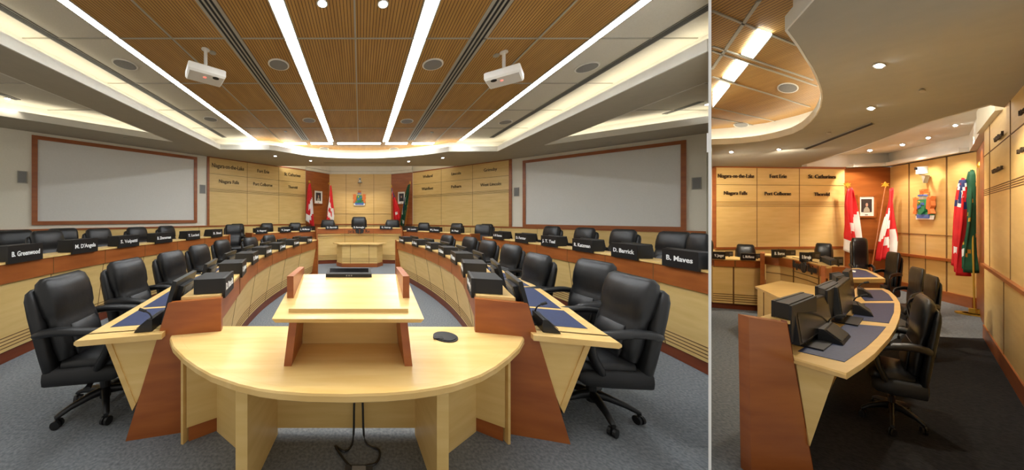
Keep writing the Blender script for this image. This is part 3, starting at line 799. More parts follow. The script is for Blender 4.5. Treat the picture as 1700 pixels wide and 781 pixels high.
def put(proto, used, p, face, label, group, scale=None):
    if not used[0]: o = proto; used[0] = True
    else: o = copy_tree(proto)
    o.location = p; o.rotation_euler = (0, 0, math.atan2(face[1], face[0])-math.pi/2); o['label'] = label; o['group'] = group
    o.scale = scale or (1, 1, 1)
    return o
def name_box(path, d, zt, name, label, group, w2=.2, depth=.24, z0=-.045, z1=.135, side=1, txt=True, shift=0):
    """black box with the member's name on the face towards the room centre, sitting on the ledge"""
    p, tg, n = path.frame(d); o = V(p.x, p.y, zt)
    t = thing('nameplate_box', label, 'nameplate', o, group=group)
    T, N, Z = V(tg.x, tg.y, 0), V(n.x, n.y, 0), V(0, 0, 1)
    mb = MB(); c = o+N*(depth/2-.02)+Z*((z1)/2+.002); mb.obox(c, T*w2, N*(depth/2), Z*(z1/2-.002))
    mb.build('housing', BLACKM, t, world=True)
    mb = MB(); c = o-N*.032+Z*((z0+z1)/2+.004); mb.obox(c, T*(w2+.015), N*.012, Z*((z1-z0)/2)); mb.build('face_plate', BLACKP, t, world=True)
    if txt: text_mesh(name, 'name_lettering', .062, o-N*.0445+Z*((z0+z1)/2+.004), T*(-path.side if True else 1)*-1, Z, WTXT, t, min(2*w2*.86, .045*len(name)*.72+.06), .002, .02)
    return t
ORD = ['nearest', 'second', 'third', 'fourth', 'fifth', 'sixth', 'seventh', 'eighth']

def desk(name, label, path, zt, zw, d_in=.30, d_out=1.02, joints=(), mats=(), ends=(1, 1), near_gable=False, base0=0.0, wext=.06, band=.25, side_cut=None):
    p0, tg, n = path.frame(0)
    t = thing(name, label, 'desk', (p0.x, p0.y, 0)); zb = zt-band-.02; L = path.L
    S = lambda f, *a, **k: path.sweep(f, *a, **k)
    mb = MB(); S(mb, [(.17, base0), (.30, base0), (.30, base0+.15), (.17, base0+.15)]); mb.build('plinth', CHERRYD, t, world=True)
    mb = MB(); lo_, hi = base0+.15, zb
    f = lambda z: .03+(hi-z)/(hi-lo_)*.12
    S(mb, [(f(lo_), lo_), (f(lo_)+.03, lo_), (f(hi)+.03, hi), (f(hi), hi)])
    for k in range(4):
        z = lo_+.045+k*.045; S(mb, [(f(z)-.004, z), (f(z)+.01, z), (f(z)+.01, z+.011), (f(z)-.004, z+.011)], m=1)
    for d in joints: S(mb, [(f(lo_)-.003, lo_), (f(lo_)+.01, lo_), (f(hi)+.01, hi), (f(hi)-.003, hi)], d0=d-.0045, d1=d+.0045, m=1)
    mb.build('front_panel', [MAPLEV, JOINT], t, world=True)
    mb = MB(); S(mb, [(0, zb+.008), (.03, zb), (.05, zb), (.05, zt-.026), (0, zt-.026)])
    for d in joints: S(mb, [(-.003, zb+.008), (.01, zb), (.01, zt-.026), (-.003, zt-.026)], d0=d-.0045, d1=d+.0045, m=1)
    mb.build('fascia_band', [CHERRY, JOINT], t, world=True)
    mb = MB(); S(mb, [(-.014, zt-.026), (d_in, zt-.026), (d_in, zt), (-.014, zt)]); mb.build('ledge', MAPLET, t, world=True)
    mb = MB(); S(mb, [(d_in-.03, zw), (d_in, zw), (d_in, zt-.026), (d_in-.03, zt-.026)]); S(mb, [(.2, base0+.15), (.24, base0+.15), (.24, zt-.03), (.2, zt-.03)]); mb.build('back_panel', MAPLEV, t, world=True)
    mb = MB(); S(mb, [(d_in-.02, zw-.045), (d_out-.02, zw-.045), (d_out, zw-.03), (d_out, zw-.012), (d_out-.012, zw), (d_in-.02, zw)], d0=0 if near_gable else -wext, d1=L+(0 if near_gable else wext))
    if near_gable: S(mb, [(.40, zw-.045), (d_out-.02, zw-.045), (d_out, zw-.03), (d_out, zw-.012), (d_out-.012, zw), (.40, zw)], d0=-.12, d1=.02)
    mb.build('worktop', MAPLET, t, world=True)
    for a, b in mats:
        mb = MB(); S(mb, [(d_in+.1, zw), (d_out-.1, zw), (d_out-.1, zw+.003), (d_in+.1, zw+.003)], d0=a, d1=b); mb.build('desk_mat', BLUE, t, world=True)
    for i, d in enumerate((0, L)):
        if not ends[i]: continue
        sg = -1 if i == 0 else 1
        ng = near_gable and i == 0
        pts = [(-.03, base0), (.69, base0), (.38, zt-.03), (-.035, zt-.015)] if ng else [(-.03, base0), (.5, base0), (.42, zt), (-.035, zt+.01)]
        pp, tt, nn = path.frame(d); N3, T3 = V(nn.x, nn.y, 0), V(tt.x, tt.y, 0); o = V(pp.x, pp.y, 0)+T3*(sg*.004)
        MB().prism([o+N3*a+V(0, 0, b) for a, b in pts], T3*(sg*.05)).build('end_panel', CHERRY, t, world=True)
        if ng:
            g = [(.42, zw-.047), (.80, zw-.047), (.62, .29)]
            MB().prism([o+N3*a+V(0, 0, b)-T3*sg*.02 for a, b in g], T3*(sg*.055)).build('end_gable', MAPLEV, t, world=True)
            g = [(.80, zw-.047), (.84, zw-.047), (.645, .24), (.62, .29)]
            MB().prism([o+N3*a+V(0, 0, b)-T3*sg*.03 for a, b in g], T3*(sg*.075)).build('gable_edge', MAPLE, t, world=True)
    # modesty supports under the worktop
    mb = MB(); S(mb, [(.34, base0+.02), (.37, base0+.02), (.5, zw-.045), (.47, zw-.045)]); mb.build('modesty_panel', MAPLEV, t, world=True)
    return t

# ---------------------------------------------------------------- inner horseshoe desks
PIL = Path([(-1.27, 2.47), (-1.33, 2.73), (-1.47, 3.3), (-1.68, 4.18), (-1.76, 5.02), (-1.745, 5.84), (-1.60, 7.0), (-1.33, 8.4)], 1)
PIR = Path([(1.05, 2.45), (1.115, 2.71), (1.28, 3.28), (1.47, 4.0), (1.555, 4.75), (1.56, 5.5), (1.47, 6.4), (1.30, 7.3), (1.09, 8.2)], -1)
STY = [2.68, 3.52, 4.4, 5.2, 6.0, 6.85, 7.75]
NIN_L = ['D. Ricardis', 'D. Joyner', 'R. Maves', 'A. Bentley', 'J. Diodati', 'P. Grenier', 'T. Rigby']
NIN_R = ['S. Murphy', 'M. Harris', 'W. Smeaton', 'G. Nicholson', 'J. Casselman', 'B. Baty', 'R. Leavens']
for path, w_, names, bx in ((PIL, 'left', NIN_L, None), (PIR, 'right', NIN_R, None)):
    st = [path.at_Y(y) for y in STY]
    js = [path.at_x(x) for x in ((398, 427, 452, 476, 500.5) if w_ == 'left' else (771, 750, 728, 706, 685))]
    mids = [0.10]+[(a+b)/2 for a, b in zip(st, st[1:])]+[path.L-.12]
    desk('curved_council_desk', 'long curved inner council desk on the %s with cherry band and blue mats' % w_, path, 1.147, .885, joints=js,
         mats=[(a+.03, b-.03) for a, b in zip(mids, mids[1:])], near_gable=True, d_out=1.0)
    for i, d in enumerate(st):
        name_box(path, d, 1.147, names[i], 'black nameplate box, %s from the lectern on the %s inner desk' % (ORD[i] if i < 6 else 'the farthest', w_), 'nameplate boxes on the inner desks', w2=.165)
        p, tg, n = path.frame(d); q = p+n*.43
        put(mon_proto, mon_used, (q.x, q.y, .886), n, 'black flat monitor, %s from the lectern on the %s inner desk' % (ORD[i] if i < 6 else 'farthest', w_), 'monitors on the inner desks')
        q = p+n*.56-tg*.14
        put(mic_proto, mic_used, (q.x, q.y, .889), n, 'black wedge microphone unit, %s from the lectern on the %s inner desk' % (ORD[i] if i < 6 else 'farthest', w_), 'microphone units')
# chairs of the inner rows: (x, y) and where they look
chL = [(-2.48, 2.68, .97, .22), (-2.64, 3.52, 1, .05), (-2.62, 4.3, 1, 0), (-2.78, 5.3, 1, -.05), (-2.9, 6.4, .98, -.1), (-2.55, 7.15, .95, -.2), (-2.38, 8.05, .95, -.3)]
chR = [(2.2, 2.62, -.98, .12), (2.58, 3.4, -1, -.05), (2.28, 4.05, -1, 0), (2.6, 5.3, -1, -.1), (2.6, 6.25, -.97, -.15), (2.62, 7.3, -.95, -.25), (2.25, 8.02, -.93, -.3)]
for i in range(7):
    x, y, a, b = chL[i]; put_chair(x, y, 0, (a, b), 'black leather executive chair, %s from the lectern behind the left inner desk' % ORD[i], 'chairs of the inner rows')
    x, y, a, b = chR[i]; put_chair(x, y, 0, (a, b), 'black leather executive chair, %s from the lectern behind the right inner desk' % ORD[i], 'chairs of the inner rows')

# ---------------------------------------------------------------- outer desks on the raised tier
POL = Path([(-4.05, 2.6), (-4.27, 3.26), (-4.39, 3.95), (-4.45, 4.8), (-4.41, 5.6), (-4.30, 6.45), (-4.16, 7.3), (-3.98, 8.3)], 1)
POR = Path([(3.84, 2.9), (3.95, 3.69), (4.01, 4.53), (4.0, 5.35), (3.95, 6.15), (3.86, 7.1), (3.70, 8.2)], -1)
PBL = Path([(-3.62, 9.3), (-3.05, 9.98), (-2.45, 10.5), (-1.78, 10.85)], 1)
PBR = Path([(3.58, 8.95), (3.05, 9.85), (2.35, 10.6), (1.72, 10.98)], -1)
PLAT = .27
mb = MB(); mb.flat([(-11, 2), (-4.2, 2.0), (-4.35, 2.6), (-4.6, 3.3), (-4.72, 4.8), (-4.6, 6.45), (-4.3, 8.1), (-3.9, 9.3), (-3.25, 10.1), (-2.5, 10.8), (-1.8, 11.2), (1.8, 11.2), (2.5, 10.9), (3.3, 10.0), (3.85, 8.95), (4.1, 7.5), (4.26, 6.1), (4.32, 4.5), (4.3, 3.42), (9.1, 7.2), (3, 13.3), (cR[0], cR[1]), (cL[0], cL[1]), (-2.65, 13.0), (-11, 4.65)], 0, PLAT)
struct(mb.build('floor_platform', CARPET))
def station(path, d, zt, zw, name, side_txt, grp, off=1.3, chair=True, mon=True, facing=None, z1=.19, w2=.205):
    CLIPX[0] = path.frame(d)[0].x > 1.05*path.frame(d)[0].y
    name_box(path, d, zt, name, 'black nameplate box, '+side_txt, grp, w2=w2, z0=-.03, z1=z1, depth=.2); CLIPX[0] = False
    p, tg, n = path.frame(d)
    if mon:
        q = p+n*.46+tg*.28; ms = None
        if q.x > 1.1*q.y: q = p+n*.31+tg*.33; ms = (.6, 1, 1)
        put(mon_proto, mon_used, (q.x, q.y, zw+.002), n, 'black flat monitor seen from behind, '+side_txt, 'monitors on the outer desks', ms)
    if chair:
        q = p+n*off; tight = q.x > 1.15*q.y
        if q.x > 1.4*q.y: return
        if tight: q = Vector((5.3, 4.5))
        put_chair(q.x, q.y, PLAT, scale=(.5, .6, 1) if tight else None, face=-n if facing is None else facing, label='black leather chair, '+side_txt, group='chairs of the outer rows')
bxl = [37, 137.5, 211, 270, 319, 358.6]; nl = ["B. Greenwood", "M. D'Angela", 'S. Volpatti', 'B. Zimmerman', 'T. Luciani', 'B. Steel']
std = [POL.at_x(x) for x in bxl]; stm = [0.05]+[(a+b)/2 for a, b in zip(std, std[1:])]+[POL.L-.1]
desk('outer_council_desk', 'raised outer council desk along the left side with cherry band', POL, 1.30, 1.05, joints=[POL.at_x(x) for x in (88.7, 174.6, 240.8, 294.5, 340)],
     mats=[(a+.04, b-.04) for a, b in zip(stm, stm[1:])], d_out=.95, ends=(0, 1))
for i, d in enumerate(std): station(POL, d, 1.30, 1.05, nl[i], '%s from the camera on the left outer desk' % ORD[i], 'nameplate boxes on the outer desks')
bxr = [1134, 1040, 970, 914, 867.5, 828.5]; nr_ = ['B. Maves', 'D. Barrick', 'R. Katzman', 'J. T. Teal', 'D. Forster', 'A. M. Bateman']
std = [POR.at_x(x) for x in bxr]; stm = [0.05]+[(a+b)/2 for a, b in zip(std, std[1:])]+[POR.L-.1]
CLIPX[0] = True
desk('outer_council_desk', 'raised outer council desk along the right side with cherry band', POR, 1.25, 1.02, joints=[POR.at_x(x) for x in (1084.5, 1004.5, 941.5, 891, 846)],
     mats=[(a+.04, b-.04) for a, b in zip(stm, stm[1:])], d_out=.95, ends=(0, 1))
CLIPX[0] = False
for i, d in enumerate(std): station(POR, d, 1.25, 1.02, nr_[i], '%s from the camera on the right outer desk' % ORD[i], 'nameplate boxes on the outer desks')
for path, w_, xs, ns, jx in ((PBL, 'left', (433.5, 473.5, 506), ('A. Heppner', 'V. Jaeger', 'L. McManus'), (438, 478)), (PBR, 'right', (757, 722, 684.5), ('H. Peat', 'W. J. Fanson', 'M. Lewis'), (739, 703))):
    st = [path.at_x(x) for x in xs]
    desk('outer_council_desk', 'raised short curved desk below the names on the back %s' % w_, path, 1.29, 1.05, joints=[path.at_x(x) for x in jx], mats=[(d-.35, d+.35) for d in st], d_out=.95)
    for i, d in enumerate(st): station(path, d, 1.29, 1.05, ns[i], '%s along the back %s desk below the municipality names' % (('first', 'second', 'third')[i], w_), 'nameplate boxes on the back desks', z1=.16)
# aisle chairs and the two rear chairs on the left
put_chair(-4.2, 9.25, PLAT, (.6, -.8), 'black leather chair in the left aisle gap between outer and back desks', 'chairs of the outer rows')
put_chair(3.95, 9.05, PLAT, (-.6, -.8), 'black leather chair in the right aisle gap between outer and back desks', 'chairs of the outer rows')
put_chair(-6.7, 5.4, PLAT, (.9, -.5), 'black leather chair by the left wall, rear row, nearer the camera', 'rear row chairs')
put_chair(-6.6, 6.22, PLAT, (.9, -.5), 'black leather chair by the left wall, rear row, right one', 'rear row chairs')
t = thing('staff_table', 'small cherry staff table in front of the rear row chairs at left', 'table', (-6.1, 5.3, PLAT))
q = V(.72, .69, 0); r = V(.69, -.72, 0); o = V(-6.15, 5.1, 0)
MB().obox(o+V(0, 0, 1.06), q*.9, r*.2, V(0, 0, .02)).build('tabletop', MAPLET, t, world=True)
MB().obox(o+r*.16+V(0, 0, .66), q*.86, r*.015, V(0, 0, .36)).build('modesty_panel', CHERRY, t, world=True)
for s in (-1, 1): MB().obox(o+q*.86*s+V(0, 0, .66), q*.02, r*.17, V(0, 0, .38)).build('side_panel', CHERRY, t, world=True)

# ---------------------------------------------------------------- head desk and clerk's desk
PH = Path([(-1.63, 10.55), (-.85, 10.72), (-.04, 10.78), (.78, 10.72), (1.56, 10.6)], 1)
hd = desk('head_desk', 'raised curved head desk with cherry band below the coat of arms, left view', PH, 1.415, 1.15, joints=[PH.at_x(572.5), PH.at_x(619.8)], mats=[], d_out=1.0, ends=(1, 1), band=.21)
mb = MB(); PH.sweep(mb, [(-.006, 1.10), (.02, 1.10), (.02, 1.112), (-.006, 1.112)]); mb.build('panel_groove', JOINT, hd, world=True)
pc, tg, n = PH.frame(PH.at_x(597)); c = V(pc.x, pc.y-.012, 1.275)
def region_sign(c, T, Z, k, kx, N, lab=None):
    kx = kx or k
    t = thing('desk_sign', lab, 'sign', c-Z*.1*k)
    text_mesh('Niagara', 'sign_lettering', .12*k, c-T*.46*kx, T, Z, INKB, t, .5*kx, .006, .01)
    text_mesh('Region', 'sign_lettering', .12*k, c+T*.46*kx, T, Z, INKB, t, .46*kx, .006, .01)
    def pet(f): MB().prism([c+T*x*kx+Z*y*k for x, y in f], N*.012).build('emblem', INKB, t, world=True)
    pet([(-.02, -.1), (-.14, -.06), (-.17, .04), (-.1, .1), (-.02, .06)]); pet([(.02, -.1), (.14, -.06), (.17, .04), (.1, .1), (.02, .06)])
    mb = MB()
    for z in (-.125, .125): mb.obox(c+Z*z*k, T*.74*kx, N*.004, Z*.004)
    mb.build('border_line', INK, t, world=True)
region_sign(c, V(1, 0, 0), V(0, 0, 1), 1.0, None, V(0, -1, 0), 'Niagara Region lettering with dark emblem on the head desk, left view')
for x, nm, lb, (ch, hi) in ((551, 'D. Barrick', 'left', (543, 0)), (596, 'D. Burroughs', 'middle', (596, 1)), (641, 'G. Astrop', 'right', (653, 0))):
    d = PH.at_x(x); name_box(PH, d, 1.415, nm, 'black nameplate box, %s of three on the head desk, left view' % lb, 'nameplates on the head desk', w2=.23, z0=-.06, z1=.085, depth=.14)
    X = (ch-CX)/FPX*12.0; put_chair(X, 11.95, .36 if hi else .4, (0, -1), 'black leather chair, %s of three behind the head desk, left view' % lb, None if hi else 'chairs behind the head desk', high=bool(hi), scale=(1.12, 1, .97) if hi else (1.05, 1, 1))
t = thing('clerk_desk', 'small maple clerk desk with angled sides in front of the head desk', 'desk', (-.03, 10.1, 0))
top = [(-.75, 9.95), (.70, 9.95), (1.0, 10.42), (-1.03, 10.42)]
MB().flat(top, .83, .87).build('tabletop', MAPLET, t, world=True)
bd = [(-.66, 10.06), (.61, 10.06), (.84, 10.4), (-.88, 10.4)]
mb = MB(); mb.flat(bd, .14, .83, 0)
for x in (-.36, .32): mb.box(x-.006, x+.006, 10.054, 10.07, .14, .83, 1)
for z in (.2, .26, .32): mb.box(-.66, .61, 10.054, 10.07, z, z+.01, 1)
mb.build('body', [MAPLEV, JOINT], t, world=True)
MB().flat([(-.67, 10.05), (.62, 10.05), (.86, 10.41), (-.9, 10.41)], 0, .14).build('plinth', CHERRY, t, world=True)

# ---------------------------------------------------------------- half-round table with lectern
ZT = .84
t = thing('half_round_table', 'big half-round maple table in the foreground carrying the lectern', 'table', (-.11, 2.2, 0))
edge = [(298, 546), (285, 552), (281.5, 562), (287, 576), (305, 594.5), (326, 609.5), (350, 623), (394.8, 638.5), (430, 646.5), (462, 651), (510, 654.5), (574.6, 655.8), (640, 654), (687, 650), (725, 644.5), (754, 638.5), (799, 623), (824, 609), (844, 594), (862, 577), (870.5, 562), (867, 553), (858, 549), (799, 543), (363, 541.8)]
pl = [plane_pt(x, y, ZT) for x, y in edge]
cen = V(-.11, 2.25, 0)
mb = MB()
def shrink(P, k, z): return [V(cen.x+(p.x-cen.x)*k, cen.y+(p.y-cen.y)*k, z) for p in P]
rings = [shrink(pl, .985, ZT-.055), shrink(pl, 1.0, ZT-.045), shrink(pl, 1.0, ZT-.012), shrink(pl, .992, ZT)]
mb.ring(rings); mb.build('tabletop', MAPLET, t, world=True)
inn_ = shrink(pl, .93, ZT+.0005); mb = MB(); n_ = len(inn_)
for i in range(0, n_-5):
    a, b = inn_[i], inn_[(i+1) % n_]; d = (b-a).normalized(); s_ = V(-d.y, d.x, 0)*.0015; mb.quad(a-s_, b-s_, b+s_, a+s_)
mb.build('inlay_line', MAPLE, t, world=True)
gp = plane_pt(739.5, 560.5, ZT)
g = MB(); g.cyl((gp.x, gp.y), .1, ZT, ZT+.008, 32); g.cyl((gp.x, gp.y), .085, ZT+.008, ZT+.012, 32); g = g.build('cable_grommet', BLACKP, t, world=True)
MB().box(gp.x-.11, gp.x-.03, gp.y-.05, gp.y-.02, ZT+.008, ZT+.014).build('grommet_flap', BLACKM, g, world=True)
MX = lambda x: -.236-x
for s in (1, -1):
    f = (lambda P: P) if s == 1 else (lambda P: [(MX(x), y) for x, y in P])
    MB().flat(f([(-1.457, 2.235), (-1.435, 2.23), (-1.42, 2.29), (-1.445, 2.29)]), 0, ZT-.05).build('corner_post', MAPLE, t, world=True)
    MB().flat(f([(-1.42, 2.25), (-1.233, 2.367), (-1.25, 2.40), (-1.43, 2.29)]), .12, ZT-.05).build('outer_panel', MAPLEV, t, world=True)
    MB().flat(f([(-1.41, 2.262), (-1.233, 2.38), (-1.25, 2.41), (-1.42, 2.30)]), 0, .12).build('outer_plinth', CHERRY, t, world=True)
    MB().flat(f([(-1.233, 2.367), (-.815, 2.07), (-.80, 2.10), (-1.225, 2.40)]), 0.0, ZT-.05).build('angled_panel', MAPLEV, t, world=True)
    MB().flat(f([(-.815, 1.80), (-.738, 1.80), (-.70, 2.34), (-.79, 2.34)]), 0, ZT-.05).build('support_fin', MAPLEV, t, world=True)
MB().box(-.74, .50, 2.33, 2.36, .06, ZT-.05).build('modesty_panel', MAPLEV, t, world=True)
# lectern
t = thing('lectern', 'table-top lectern with cherry sides and sloped maple top', 'lectern', (-.08, 2.0, ZT+.001))
for x0, x1, k in ((-.515, -.463, 1), (.30, .352, -1)):
    # side panel: trapezoid, splayed slightly
    MB().hexa([(x0, 1.855, ZT+.001), (x1, 1.855, ZT+.001), (x1+.0, 2.21, ZT+.001), (x0, 2.21, ZT+.001), (x0+.03*k, 1.90, 1.165), (x1+.03*k, 1.90, 1.165), (x1+.03*k, 2.24, 1.27), (x0+.03*k, 2.24, 1.27)]).build('side_panel', CHERRY, t, world=True)
MB().box(-.46, .30, 2.19, 2.21, ZT+.001, 1.2).build('back_panel', MAPLEV, t, world=True)
Yf, Zf, Yb, Zb = 1.80, 1.18, 2.38, 1.352; xa, xb = -.578, .418
sl = V(0, Yb-Yf, Zb-Zf); nrm = V(1, 0, 0).cross(sl).normalized()
mb = MB(); a, b, c, d = V(xa, Yf, Zf), V(xb, Yf, Zf), V(xb-.03, Yb, Zb), V(xa+.03, Yb, Zb)
mb.hexa([a-nrm*.035+V(.015, .015, 0), b-nrm*.035+V(-.015, .015, 0), c-nrm*.035, d-nrm*.035, a, b, c, d]); mb.build('sloped_top', MAPLET, t, world=True)
sz = lambda y: Zf+(y-Yf)/(Yb-Yf)*(Zb-Zf)
for x0, x1 in ((-.54, -.492), (.315, .363)):
    y0, y1 = 2.03, 2.42; MB().hexa([(x0, y0, sz(y0)), (x1, y0, sz(y0)), (x1, y1, sz(y1)-.01), (x0, y1, sz(y1)-.01), (x0, y0, 1.41), (x1, y0, 1.41), (x1, y1, 1.408), (x0, y1, 1.408)]).build('side_guard', CHERRY, t, world=True)
MB().hexa([(-.485, 1.865, sz(1.865)), (.325, 1.865, sz(1.865)), (.325, 1.89, sz(1.89)), (-.485, 1.89, sz(1.89)), (-.485, 1.865, sz(1.865)+.026), (.325, 1.865, sz(1.865)+.026), (.325, 1.89, sz(1.89)+.026), (-.485, 1.89, sz(1.89)+.026)]).build('paper_ledge', MAPLE, t, world=True)
# black control bar on the lectern's back edge
t = thing('control_bar', 'black control bar lying along the top edge of the lectern', 'control panel', (-.1, 2.32, sz(2.32)))
y0, y1 = 2.325, 2.375
MB().hexa([(-.292, y0, sz(y0)+.001), (.098, y0, sz(y0)+.001), (.095, y1, sz(y1)+.001), (-.285, y1, sz(y1)+.001), (-.29, y0, sz(y0)+.03), (.096, y0, sz(y0)+.03), (.092, y1, sz(y1)+.055), (-.282, y1, sz(y1)+.055)]).build('housing', BLACKP, t, world=True)
MB().hexa([(-.26, y0+.012, sz(y0)+.034), (.07, y0+.012, sz(y0)+.034), (.07, y1-.01, sz(y1)+.05), (-.26, y1-.01, sz(y1)+.05), (-.26, y0+.012, sz(y0)+.039), (.07, y0+.012, sz(y0)+.039), (.07, y1-.01, sz(y1)+.056), (-.26, y1-.01, sz(y1)+.056)]).build('display_strip', SCREENB, t, world=True)
MB().box(-.285, -.272, y0+.01, y0+.02, sz(y0)+.03, sz(y0)+.038).build('indicator', LEDR, t, world=True)
mb = MB()
for k in range(3): mb.box(-.12+k*.02, -.108+k*.02, y0-.002, y0, sz(y0)+.01, sz(y0)+.022)
mb.build('button', GREYM, t, world=True)
# cables and floor box beneath the table
for pts, lb in (([(-.05, 2.3, .3), (-.06, 2.25, .02), (-.12, 2.15, .015), (-.2, 2.2, .015), (-.1, 2.05, .015), (-.02, 1.98, .015)], 'black cable loop on the carpet under the table, left one'),
                ([(.02, 2.3, .3), (.04, 2.24, .02), (.15, 2.16, .015), (.12, 2.05, .015), (.03, 2.02, .015)], 'black cable on the carpet under the table, right one')):
    mb = MB(); mb.tube(smooth3(pts, 5), .009, 6); o = mb.build('power_cable', BLACKP); tag(o, lb, 'cable')
t = thing('floor_socket_box', 'grey floor socket box on the carpet under the table', 'socket', (-.01, 1.98, 0))
MB().box(-.1, .1, -.05, .05, 0, .02).build('plate', DGREY, t); MB().box(-.05, .05, -.03, .03, .02, .03).build('lid', GREYM, t)
# ================================================================ THE SIDE VIEW (right of the white partition)
P = plane_pt
ZR, ZRC = 3.15, 3.5
def plan(x, y, z=0.0): q = P(x, y, z); return (q.x, q.y)
w0 = plan(1182, 277, ZR); w1 = (1.7593*7.4, 7.4); w2 = (1.9256*7.2, 7.2); w3 = plan(1621, 251.6, ZR); w3 = (2.2385*5.5, 5.5); w4 = (2.285*4.25, 4.25)
W1 = Wall(w0, w1, -1); W2 = Wall(w1, w2, -1); W3 = Wall(w2, w3, -1); W4 = Wall(w3, w4, -1)
w5 = plan(1700, 648); d5 = (Vector(w5)-Vector(w4)).normalized(); w5 = Vector(w4)+d5*6.4
W5 = Wall(w4, w5, -1)
rl = wall_body('wall_side_left', W1, 0.03, W1.L, 0, ZRC+.05, WALLP)
def side_panels(W, parent, xs, ytop, yrail0, yrail1, hz, x_ref, groove, lowx, edge=True):
    us = [W.u(x, .04) for x in xs]; u0, u1 = min(us), max(us); zt = ZR; zr = W.z(x_ref, yrail0, .05); zr2 = W.z(x_ref, yrail1, .05)
    mb = MB(); W.box(mb, u0, u1, 0, .04, zr, zt, 0); lo_ = max(.02, u0-.3 if edge else u0)
    W.box(mb, lo_, u1, 0, .04, .2, zr2, 0)
    for u in us[1:-1]: W.box(mb, u-.006, u+.006, .03, .044, zr, zt, 1)
    for x in lowx: u = W.u(x, .04); W.box(mb, u-.006, u+.006, .03, .044, .2, zr2, 1)
    for y in hz: z = W.z(x_ref, y, .04); W.box(mb, u0, u1, .03, .044, z-.005, z+.005, 1)
    for y in groove: z = W.z(x_ref, y, .04); W.box(mb, u0, u1, .03, .044, z-.005, z+.005, 1)
    mb.build('maple_panelling', [MAPLEV, JOINT], parent)
    mb = MB(); W.box(mb, lo_, u1, 0, .065, zr2, zr)
    if edge: W.box(mb, u0-.03, u0, 0, .06, zr, zt); W.box(mb, u0-.03, u1, 0, .06, zt-.03, zt+.02)
    mb.build('cherry_strip', CHERRY, parent)
    mb = MB(); W.box(mb, lo_, u1, 0, .05, 0, .2); mb.build('baseboard', CHERRY, parent)
side_panels(W1, rl, [1187.5, 1256.5, 1327, 1401.7], 278, 410, 413.5, [307.5], 1290, [335.5, 338, 340.5, 343], [1222, 1292, 1362])
o = wall_body('wall_side_niche', W2, 0, W2.L, 0, ZR, CHERRY)
mb = MB(); W2.box(mb, 0, W2.L, 0, .05, W2.z(1440, 417), W2.z(1440, 414)); mb.build('chair_rail', CHERRYD, o)
ra = wall_body('wall_side_arms', W3, 0, W3.L, 0, ZR, MAPLE)
mb = MB()
for x in (1510, 1572.5): u = W3.u(x); W3.box(mb, u-.006, u+.006, 0, .012, 0, ZR)
for x in (1537,): u = W3.u(x); W3.box(mb, u-.003, u+.003, 0, .008, 0, W3.z(1537, 389))
z = W3.z(1537, 389.5); W3.box(mb, 0, W3.L, 0, .012, z-.006, z+.006)
mb.build('panel_joint', JOINT, ra)
z = W3.z(1540, 427.5); mb = MB(); W3.box(mb, 0, W3.L, 0, .05, z-.03, z+.03); mb.build('chair_rail', CHERRY, ra)
mb = MB(); W3.box(mb, 0, W3.L, 0, .04, 0, .22); mb.build('baseboard', CHERRY, ra)
o = wall_body('wall_side_corner', W4, 0, W4.L, 0, ZR, CHERRY)
rr = wall_body('wall_side_right', W5, 0, W5.L, 0, ZRC, MAPLE)
side_panels(W5, rr, [1634, 1643.5, 1678, 1722, 1800], 0, 455.3, 461, [239], 1660, [307, 310.5, 314, 317.5], [1667, 1705, 1760], edge=False)
# floor: thin sheet, darker than the rest, under and behind the desk
struct(MB().flat([plan(*q) for q in ((1290, 830), (1310, 700), (1420, 600), (1500, 556), (1550, 560), (1633, 563), (1655, 596), (1697, 670), (1735, 760), (1745, 800))], 0, .006).build('floor_dark_patch', FLOORD))
# --- ceiling: soffit, curved opening with wood ceiling above, stepped recess along the walls
Sc = [(1303, 51), (1313, 64), (1323, 77.5), (1334, 95), (1346, 113), (1353, 127), (1358.5, 141), (1362, 152), (1363, 162), (1360.5, 178), (1354, 191), (1344, 203), (1331, 214), (1315, 222), (1290, 229), (1262, 234.5), (1230, 238), (1205, 239.5), (1181.6, 240.3)]
rs = lambda L_: [plan(x, y, ZR) for x, y in L_]
open_edge = rs([(1348, 0), (1303, 51)])
c0 = (open_edge[0][0]+(open_edge[0][0]-open_edge[1][0])*1.0, open_edge[0][1]+(open_edge[0][1]-open_edge[1][1])*1.0)
curve = [c0, open_edge[0]]+rs(Sc)
rec = rs([(1331, 274.5), (1420, 247.6), (1530, 205.5), (1640, 174.5)])
wt = W5.p(W5.u(1679), 0, 0); 
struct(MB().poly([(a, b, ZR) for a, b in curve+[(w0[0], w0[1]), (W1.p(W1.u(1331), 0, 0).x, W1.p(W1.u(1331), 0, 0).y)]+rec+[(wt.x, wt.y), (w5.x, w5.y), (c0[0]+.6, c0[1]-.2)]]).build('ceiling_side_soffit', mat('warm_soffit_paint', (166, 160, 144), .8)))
curveL = curve[::-1]
mb = MB(); lipR = [(0, ZR-.002), (.01, ZR-.002), (.01, ZR+.1), (0, ZR+.1)]
cv = curve[::-1]
